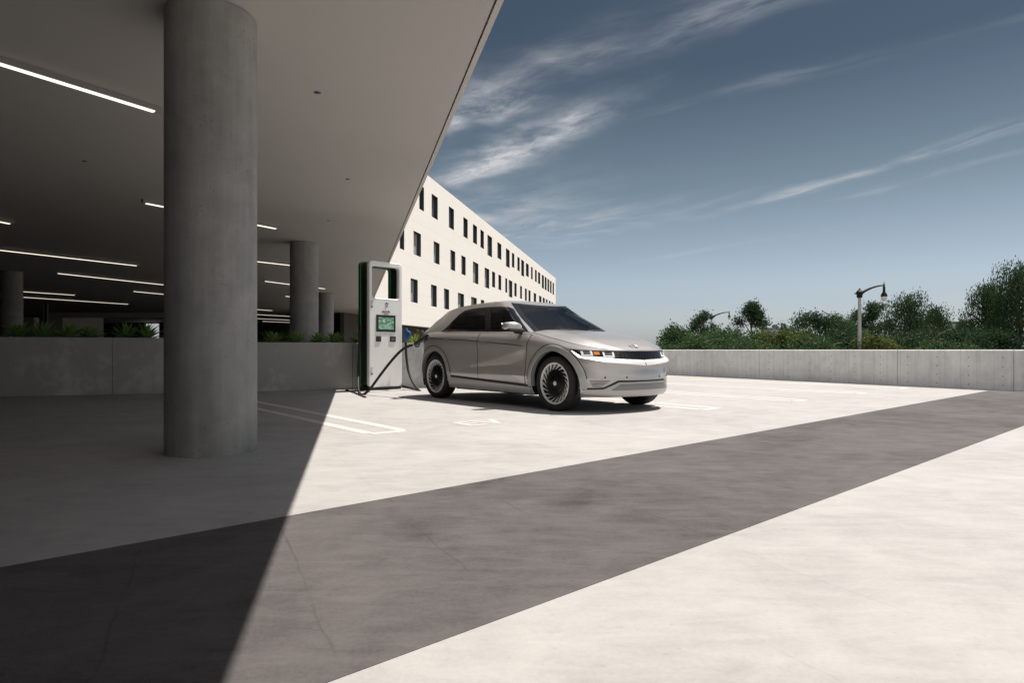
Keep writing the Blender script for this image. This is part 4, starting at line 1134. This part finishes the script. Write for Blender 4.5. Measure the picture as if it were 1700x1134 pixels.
def gpatch(mb, xs, lo, hi, off, sgn, nv=10, skirt=.006):
    rows = []
    for x in xs:
        a, b_ = lo(x), hi(x); row = [(x, sgn * gside(x, a + (b_ - a) * j / nv, off), a + (b_ - a) * j / nv + off * .4) for j in range(nv + 1)]
        if skirt: row = [(row[0][0], row[0][1] - sgn * skirt, row[0][2])] + row + [(row[-1][0], row[-1][1] - sgn * skirt, row[-1][2])]
        rows.append(row)
    return mb.grid(rows, flip=sgn < 0)
def zpatch(mb, zs, x0, x1, off, sgn, nx=4):
    return mb.grid([[(lerp(x0(z), x1(z), i / nx), sgn * gside(lerp(x0(z), x1(z), i / nx), z, off), z + off * .4) for i in range(nx + 1)] for z in zs], flip=sgn < 0)
for sgn in (-1, 1):
    w = MB()
    gpatch(w, lin(-2.862, -.608, 110), lambda x: db(x, -.004), lambda x: min(db(x, .030), max(dt(x), db(x, .0))), .0045, sgn, 3)      # lower edge
    gpatch(w, lin(-2.862, -.608, 150), lambda x: max(dt(x, .034 + (.03 if x > -1.2 else .012)), db(x)), lambda x: max(dt(x), db(x, .001)), .0050, sgn, 4)   # upper edge and front pillar
    zpatch(w, lin(1.10, 1.495, 24), lambda z: bp_r(z) - .0, lambda z: bp_f(z) + .0, .0055, sgn)                                # middle pillar
    gpatch(w, lin(-2.862, -2.655, 20), lambda x: db(x), lambda x: max(dt(x), db(x, .001)), .0052, sgn, 5)                       # blind rear corner
    w.build('window_surround', M['gloss'], car, smooth=40, fixn=True)
    top_ = lambda x: dt(x, .022 + (.028 if x > -1.2 else .010))
    w = MB(); xs = lin(-1.735, -.69, 60)
    gpatch(w, xs, lambda x: min(top_(x), max(db(x, .016), 1.10 + (-1.469 - x) / .266 * .39 if x < -1.469 else 0)), lambda x: max(top_(x), db(x, .017)), .003, sgn, 10, 0); w.face_out((0, sgn, 0)).build('side_window', M['glass'], car, smooth=40)
    w = MB(); xs = lin(-2.67, -1.597, 60)
    gpatch(w, xs, lambda x: db(x, .016), lambda x: max(db(x, .017), min(top_(x), 1.10 + (-1.597 - x) / .283 * .39 if x > -1.88 else 9)), .003, sgn, 10, 0); w.face_out((0, sgn, 0)).build('side_window', M['glass'], car, smooth=40)
def wpt(v, t, off):
    W = g_W(t); x = g_Xf(t) - g_drop(v); z = g_zb(x) + (g_zt(x) - g_zb(x)) * t
    return Vector((x + off * .45, v * W, z + off * .9))
def wpatch(mb, v0, v1, t0, t1, off, n=36, m_=16):
    return mb.grid([[tuple(wpt(lerp(v0, v1, i / n), lerp(t0, t1, j / m_), off)) for j in range(m_ + 1)] for i in range(n + 1)])
w = MB()
for v0, v1 in ((-.888, -.835), (.835, .888)): wpatch(w, v0, v1, .02, .985, .004, 4, 24)
wpatch(w, -.84, .84, .925, .985, .0043, 40, 4); wpatch(w, -.84, .84, .02, .085, .0043, 40, 4)
w.build('windscreen_border', M['gloss'], car, smooth=50)
w = MB(); wpatch(w, -.858, .858, .03, .955, .002, 44, 20); w.face_out((.6, 0, .8)).build('windscreen', M['screen_glass'], car, smooth=50)
w = MB(); rows = [[(x, y * s * .82, roof_z(x, s * .82) + .004) for s in lin(1, -1, 13)] for (x, y, z) in (gh_pt(('s', k / 40), 1.0) for k in range(0, 26))]
w.grid(rows); w.build('glass_roof', M['gloss'], car, smooth=50, fixn=True)
for s in (-1, 1):
    w = MB(); wpatch(w, .893 * s, .912 * s, .06, .985, .010, 3); w.build('pillar_trim', M['gloss'], car, smooth=50, fixn=True)
w = MB()
for sg in (1, -1): w.grid([[(p[0] - .006, p[1] * sg, p[2] + .003) for p in (gh_pt(('r', a), t) for t in lin(.12, .88, 10))] for a in lin(.02, 1.0, 14)], flip=sg < 0)
w.build('rear_screen', M['gloss'], car, smooth=50, fixn=True)
# ---- the cabin seen through the glass
q = MB(); q.box(-3.35, -.60, -.80, .80, .44, .47); q.box(-3.35, -.62, -.815, -.795, .46, 1.05); q.box(-3.35, -.62, .795, .815, .46, 1.05); q.box(-3.37, -3.33, -.79, .79, .46, 1.06); q.box(-2.78, -3.34, -.78, .78, .98, 1.0)
q.box(-.64, -.60, -.79, .79, .46, 1.02)
cab_ = q.build('cabin_tub', M['interior'], car)
q = MB(); q.prism([(-.62, .80), (-.62, 1.03), (-.78, 1.075), (-1.02, 1.05), (-1.06, .98), (-1.04, .80)], -.76, .76, Matrix(((1, 0, 0, 0), (0, 0, -1, 0), (0, 1, 0, 0), (0, 0, 0, 1)))); q.build('dashboard', M['interior'], cab_, bevel=.02)
q = MB(); q.box(-1.085, -1.065, -.02, .62, 1.005, 1.115); q.build('display_panel', M['gloss'], cab_, bevel=.01)
q = MB(); q.lathe([(.172 + .014 * math.cos(2 * math.pi * k / 8), .014 * math.sin(2 * math.pi * k / 8)) for k in range(9)], 28, Matrix.Translation((-1.26, .37, 1.0)) @ Matrix.Rotation(R(-65), 4, 'Y')); q.tube([(-1.26, .21, 1.0), (-1.25, .37, .99), (-1.26, .53, 1.0)], .018, 6); q.build('steering_wheel', M['black'], cab_, smooth=50)
def seat(x, y, w_, nh):
    q = MB(); q.box(x - .02, x + .50, y - w_, y + w_, .62, .78)
    Tb = Matrix.Translation((x, y, .74)) @ Matrix.Rotation(R(-16), 4, 'Y')
    q.box(-.07, .06, -w_, w_, 0, .50, Tb)
    so = q.build('seat', M['seat'], cab_, bevel=.04, smooth=40)
    for k in range(nh):
        yy = (k - (nh - 1) / 2) * (2 * w_ / max(nh, 1)); h = MB(); h.box(-.055, .045, yy - .13, yy + .13, .54, .72, Tb); h.build('headrest', M['seat'], cab_, bevel=.035, smooth=40)
seat(-1.86, -.37, .24, 1); seat(-1.86, .37, .24, 1); seat(-2.78, 0, .62, 3)
q = MB(); q.box(-1.045, -1.025, -.11, .11, 1.385, 1.455); q.build('rear_view_mirror', M['black'], cab_, bevel=.012)
for v0, v1, tt in ((-.62, .02, .16), (.02, .66, .17)):
    q = MB(); q.tube([wpt(v0, .13, .014), wpt(lerp(v0, v1, .5), tt, .016), wpt(v1, .15, .014)], .008, 6); q.build('wiper', M['black'], car, smooth=50)
# rear spoiler side, tail lamps
for sgn in (-1, 1):
    q = MB(); gpatch(q, lin(-3.50, -3.28, 10), lambda x: poly(x, [(-3.50, 1.20), (-3.28, 1.33)]), lambda x: poly(x, [(-3.50, 1.27), (-3.28, 1.40)]), .004, sgn); q.build('spoiler_blade', M['gloss'], car, fixn=True)
    q = MB(); spatch(q, lin(-3.70, -3.54, 10), lambda x: .46, lambda x: .56, .006, 2, sgn); q.build('reflector', M['redl'], car, fixn=True)
    q = MB(); spatch(q, lin(-3.76, -3.60, 8), lambda x: .90, lambda x: 1.00, .006, 2, sgn); q.build('tail_lamp', M['redl'], car, fixn=True)

# ---- the front
gl_lo = lambda y: poly(abs(y), [(0, .688), (.41, .700), (.62, .726), (.83, .744), (.86, .775), (.885, .812)])
gl_hi = lambda y: poly(abs(y), [(0, .798), (.40, .802), (.72, .806), (.83, .815), (.885, .825)])
q = MB(); fpatch(q, ysp(-.882, .882, 81), gl_lo, gl_hi, .004, 4); gr = q.build('grille_panel', M['gloss'], car, smooth=40, fixn=True)
q = MB()
for k in range(15): 
    y = -.385 + .055 * k
    fpatch(q, [y, y + .022], lambda v: gl_lo(v) + .014, lambda v: gl_hi(v) - .012, .0055, 2, .003)
q.build('grille_ribs', M['rimdark'], gr, fixn=True)
def framed(mb, y0, y1, z0, z1, s, open_top=True):
    for a, b_, c_, d_ in ((y0, y0 + .021, z0, z1), (y1 - .021, y1, z0, z1), (y0 + .021, y1 - .021, z0, z0 + .019)):
        aa, bb = (a, b_) if s < 0 else (-b_, -a)
        fpatch(mb, lin(aa, bb, 5), lambda v: c_, lambda v: d_, .010, 2, .008)
for s in (-1, 1):
    u = MB(); framed(u, -.828, -.722, .742, .803, s); framed(u, -.612, -.472, .727, .789, s)
    hl = u.build('headlight', M['lampw'], car, fixn=True)
    u = MB()
    for a, b_, c_, d_ in ((-.80, -.75, .768, .799), (-.585, -.50, .752, .785)):
        aa, bb = (a, b_) if s < 0 else (-b_, -a); fpatch(u, lin(aa, bb, 4), lambda v: c_, lambda v: d_, .007, 2, .004)
    u.build('lens', M['lens'], hl, fixn=True)
    aa, bb = (-.708, -.648) if s < 0 else (.648, .708)
    u = MB(); fpatch(u, lin(aa, bb, 5), lambda v: .757, lambda v: .794, .008, 2, .006); u.build('indicator', M['amber'], hl, fixn=True)
lip_lo = lambda y: poly(abs(y), [(0, .616), (.62, .660), (.80, .703), (.845, .722), (.875, .77), (.893, .812)])
q = MB(); fpatch(q, ysp(-.889, .889, 91), lip_lo, lambda y: gl_lo(y) - .002, .008, 3, .02, .034); q.build('front_lip', M['lip'], car, smooth=40, fixn=True)
q = MB(); fpatch(q, [-.006, -.002, .002, .006], lip_lo, lambda y: gl_lo(y) - .003, .0095, 2, .004, .034); q.build('lip_groove', M['gloss'], car, fixn=True)
# hood shut line above the lights
q = MB(); fpatch(q, ysp(-.90, .90, 71), lambda y: gl_hi(y) + .0005, lambda y: gl_hi(y) + .009, .0030, 1, .004); q.build('hood_seam', M['black'], car, fixn=True)
# lower bumper
tr_hi = lambda y: poly(abs(y), [(0, .400), (.455, .400), (.640, .312), (.88, .306)])
q = MB(); fpatch(q, ysp(-.815, .815, 81), lambda y: .215, tr_hi, .016, 7, .02); q.build('lower_trim', M['silver'], car, smooth=30, fixn=True)
q = MB(); fpatch(q, ysp(-.822, .822, 81), lambda y: tr_hi(y) - .006, lambda y: tr_hi(y) + poly(abs(y), [(0, .020), (.5, .026), (.66, .024), (.9, .018)]), .006, 2, .01); q.build('bumper_gap', M['black'], car, fixn=True)
q = MB()
for y0, y1, z0, z1 in ((-.545, .545, .300, .3035), (-.43, .43, .372, .3755), (-.052, -.047, .312, .368), (.047, .052, .312, .368)):
    fpatch(q, lin(y0, y1, 24), lambda v: z0, lambda v: z1, .0175, 1, .004)
for s in (-1, 1):
    fpatch(q, lin(s * .43, s * .545, 6) if s < 0 else lin(.43, .545, 6), lambda v: poly(abs(v), [(.43, .3720), (.545, .300)]), lambda v: poly(abs(v), [(.43, .3755), (.545, .3035)]), .0175, 1, .004)
q.build('trim_lines', M['rimdark'], car, fixn=True)
q = MB(); fpatch(q, lin(-.54, .54, 41), lambda v: .305, lambda v: poly(abs(v), [(.43, .371), (.54, .3055)]), .0168, 3, .002); q.build('trim_panel', M['trim_dark'], car, smooth=40)
q = MB()
for s in (-1, 1):
    for k, z in enumerate((.420, .402, .384, .366, .349)):
        a, b_ = sorted((s * (.775 - .008 * k), s * (.560 + .022 * k))); fpatch(q, lin(a, b_, 12), lambda v: z - .0028, lambda v: z + .0028, .005, 1, .004)
q.build('bumper_fins', M['rimdark'], car, fixn=True)
for y in (-.617, -.329, .329, .617):
    c0 = fpt(y, .463, .002); q = MB(); q.lathe([(0, .004), (.010, .004), (.013, .0)], 14, Matrix.Translation(c0) @ Matrix.Rotation(R(90), 4, 'Y')); q.build('parking_sensor', M['black'], car)
# emblem on the hood: slanted letter in an oval
def hood_pt(x, y):
    w_ = body_side(x, c_E(x)); return Vector((x, y, hood_z(x, y / max(w_, .1))))
q = MB()
def hp(u, v, off=.004):    # u across, v up the hood
    p = hood_pt(.600 - v, u); return Vector((p.x, p.y, p.z + off))
q.tube([hp(.082 * math.cos(R(a)), .040 * math.sin(R(a)), .006) for a in range(0, 361, 15)], .0055, 6)
for s in (-1, 1): q.tube([hp(s * .040 + .014, -.030, .007), hp(s * .040 - .006, .030, .007)], .008, 6)
q.tube([hp(-.040, -.006, .007), hp(.0, .002, .007), hp(.040, .008, .007)], .0065, 6)
q.build('emblem', M['chrome'], car, smooth=50)
# hood edge lines towards the screen
for s in (-1, 1):
    q = MB(); q.tube([tuple(hood_pt(x, s * sW(x, c_E(x)) * .985 * (1 if x < .1 else (body_side(x, c_E(x)) / sW(x, c_E(x))))) + Vector((0, 0, .001))) for x in lin(-.62, .62, 24)], .0042, 4)
    q.build('hood_seam', M['black'], car)
# door mirrors
for s in (-1,):
    q = MB(); rows = []
    for k in range(15):
        a = math.pi * k / 14; cxm = -math.cos(a); rr = math.sin(a) ** .55
        row = []
        for j in range(21):
            b_ = 2 * math.pi * j / 20; cb_, sb_ = math.cos(b_), math.sin(b_)
            ex = lambda v, p: math.copysign(abs(v) ** p, v)
            row.append((-.74 + .085 * rr * ex(cb_, .75) - .055 * (cxm * .5 + .5), s * (1.015 + .125 * cxm), 1.152 + .068 * rr * ex(sb_, .7) + .006 * cxm))
        rows.append(row)
    q.grid(rows, flip=s > 0); mo = q.build('door_mirror', M['paint'], car, smooth=50, fixn=True)
    q = MB(); q.box(-.865, -.665, min(s * .90, s * 1.125), max(s * .90, s * 1.125), 1.078, 1.108); q.tube([(-.74, s * 1.0, 1.095), (-.70, s * .88, 1.085)], [.035, .05], 8); q.build('mirror_base', M['black'], mo, bevel=.008)
    q = MB(); q.box(-.876, -.868, min(s * .93, s * 1.12), max(s * .93, s * 1.12), 1.10, 1.20); q.build('mirror_glass', M['chrome'], mo)
# charge port with its lid up
q = MB(); Tm = Matrix.Translation((-3.27, -body_side(-3.27, 1.0) - .001, 1.0)) @ Matrix.Rotation(R(90), 4, 'X')
q.lathe([(0, .004), (.05, .004), (.062, .010), (.066, 0)], 20, Tm); q.build('charge_port', M['black'], car, smooth=40)
q = MB(); q.add([(-3.36, -.92, 1.055), (-3.17, -.92, 1.050), (-3.15, -1.07, 1.165), (-3.36, -1.07, 1.170), (-3.36, -.925, 1.068), (-3.17, -.925, 1.063), (-3.15, -1.068, 1.178), (-3.36, -1.068, 1.183)], [(0, 1, 2, 3), (7, 6, 5, 4), (0, 4, 5, 1), (1, 5, 6, 2), (2, 6, 7, 3), (3, 7, 4, 0)]); q.build('charge_port_lid', M['gloss'], car)

# ---- wheels
def wheel(x, s, steer=0):
    w = empty('wheel', (x, s * .800, .372)); w.parent = car; w.rotation_euler = (0, 0, R(steer))
    T = Matrix.Rotation(R(-90) * s, 4, 'X')               # lathe axis z -> outward
    q = MB(); q.lathe([(.262, -.10), (.30, -.122), (.345, -.118), (.366, -.095), (.372, -.05), (.3685, -.036), (.372, -.030), (.372, .03), (.3685, .036), (.372, .05), (.366, .095), (.350, .113), (.318, .122), (.296, .116), (.284, .102), (.270, .096)], 56, T); q.build('tyre', M['tyre'], w, smooth=45)
    q = MB(); q.lathe([(.0, .086), (.05, .090), (.12, .083), (.17, .076), (.235, .062), (.244, .060), (.244, -.09), (0, -.09)], 48, T)
    for k in range(30):
        a = 2 * math.pi * k / 30
        for r0, r1, tw in ((.055, .115, .22), (.12, .165, .20)):
            a_ = a + (.1 if r0 > .1 else 0); pts = [(r0, a_ - .025, .09), (r0, a_ + .03, .090), (r1, a_ + tw + .022, .088), (r1, a_ + tw - .02, .088)]
            vs = [tuple(T @ Vector((r * math.cos(b_), r * math.sin(b_), h + .006))) for r, b_, h in pts] + [tuple(T @ Vector((r * math.cos(b_), r * math.sin(b_), h - .02))) for r, b_, h in pts]
            q.add(vs, [(0, 1, 2, 3), (0, 4, 5, 1), (1, 5, 6, 2), (2, 6, 7, 3), (3, 7, 4, 0)])
    q.build('rim', M['rimdark'], w, smooth=35, fixn=True)
    q = MB(); q.lathe([(.256, .085), (.262, .103), (.274, .107), (.284, .101), (.285, .09)], 56, T)
    dirn = 1
    for k in range(20):
        a = 2 * math.pi * k / 20; tw = -.34 * dirn
        pts = [(.188, a, .080, .003), (.215, a + tw * .5, .090, .007), (.262, a + tw, .102, .019)]
        vs, fs = [], []
        for r, b_, h, hw in pts:
            for dd, hh in ((-1, 0), (1, 0), (1, -.03), (-1, -.03)):
                vs.append(tuple(T @ Vector((r * math.cos(b_) - dd * hw * .5 * math.sin(b_), r * math.sin(b_) + dd * hw * .5 * math.cos(b_), h + hh))))
        for i in range(2):
            for j in range(4): fs.append((i * 4 + j, i * 4 + (j + 1) % 4, i * 4 + 4 + (j + 1) % 4, i * 4 + 4 + j))
        q.add(vs, fs)
    q.build('rim_blades', M['rim'], w, smooth=30, fixn=True)
    q = MB(); q.lathe([(0, .100), (.022, .100), (.030, .094), (.031, .08)], 20, T)
    q.build('hub_cap', M['rim'], w, smooth=40)
    return w
for x in (0.0, -3.0):
    for s in (-1, 1): wheel(x, s)
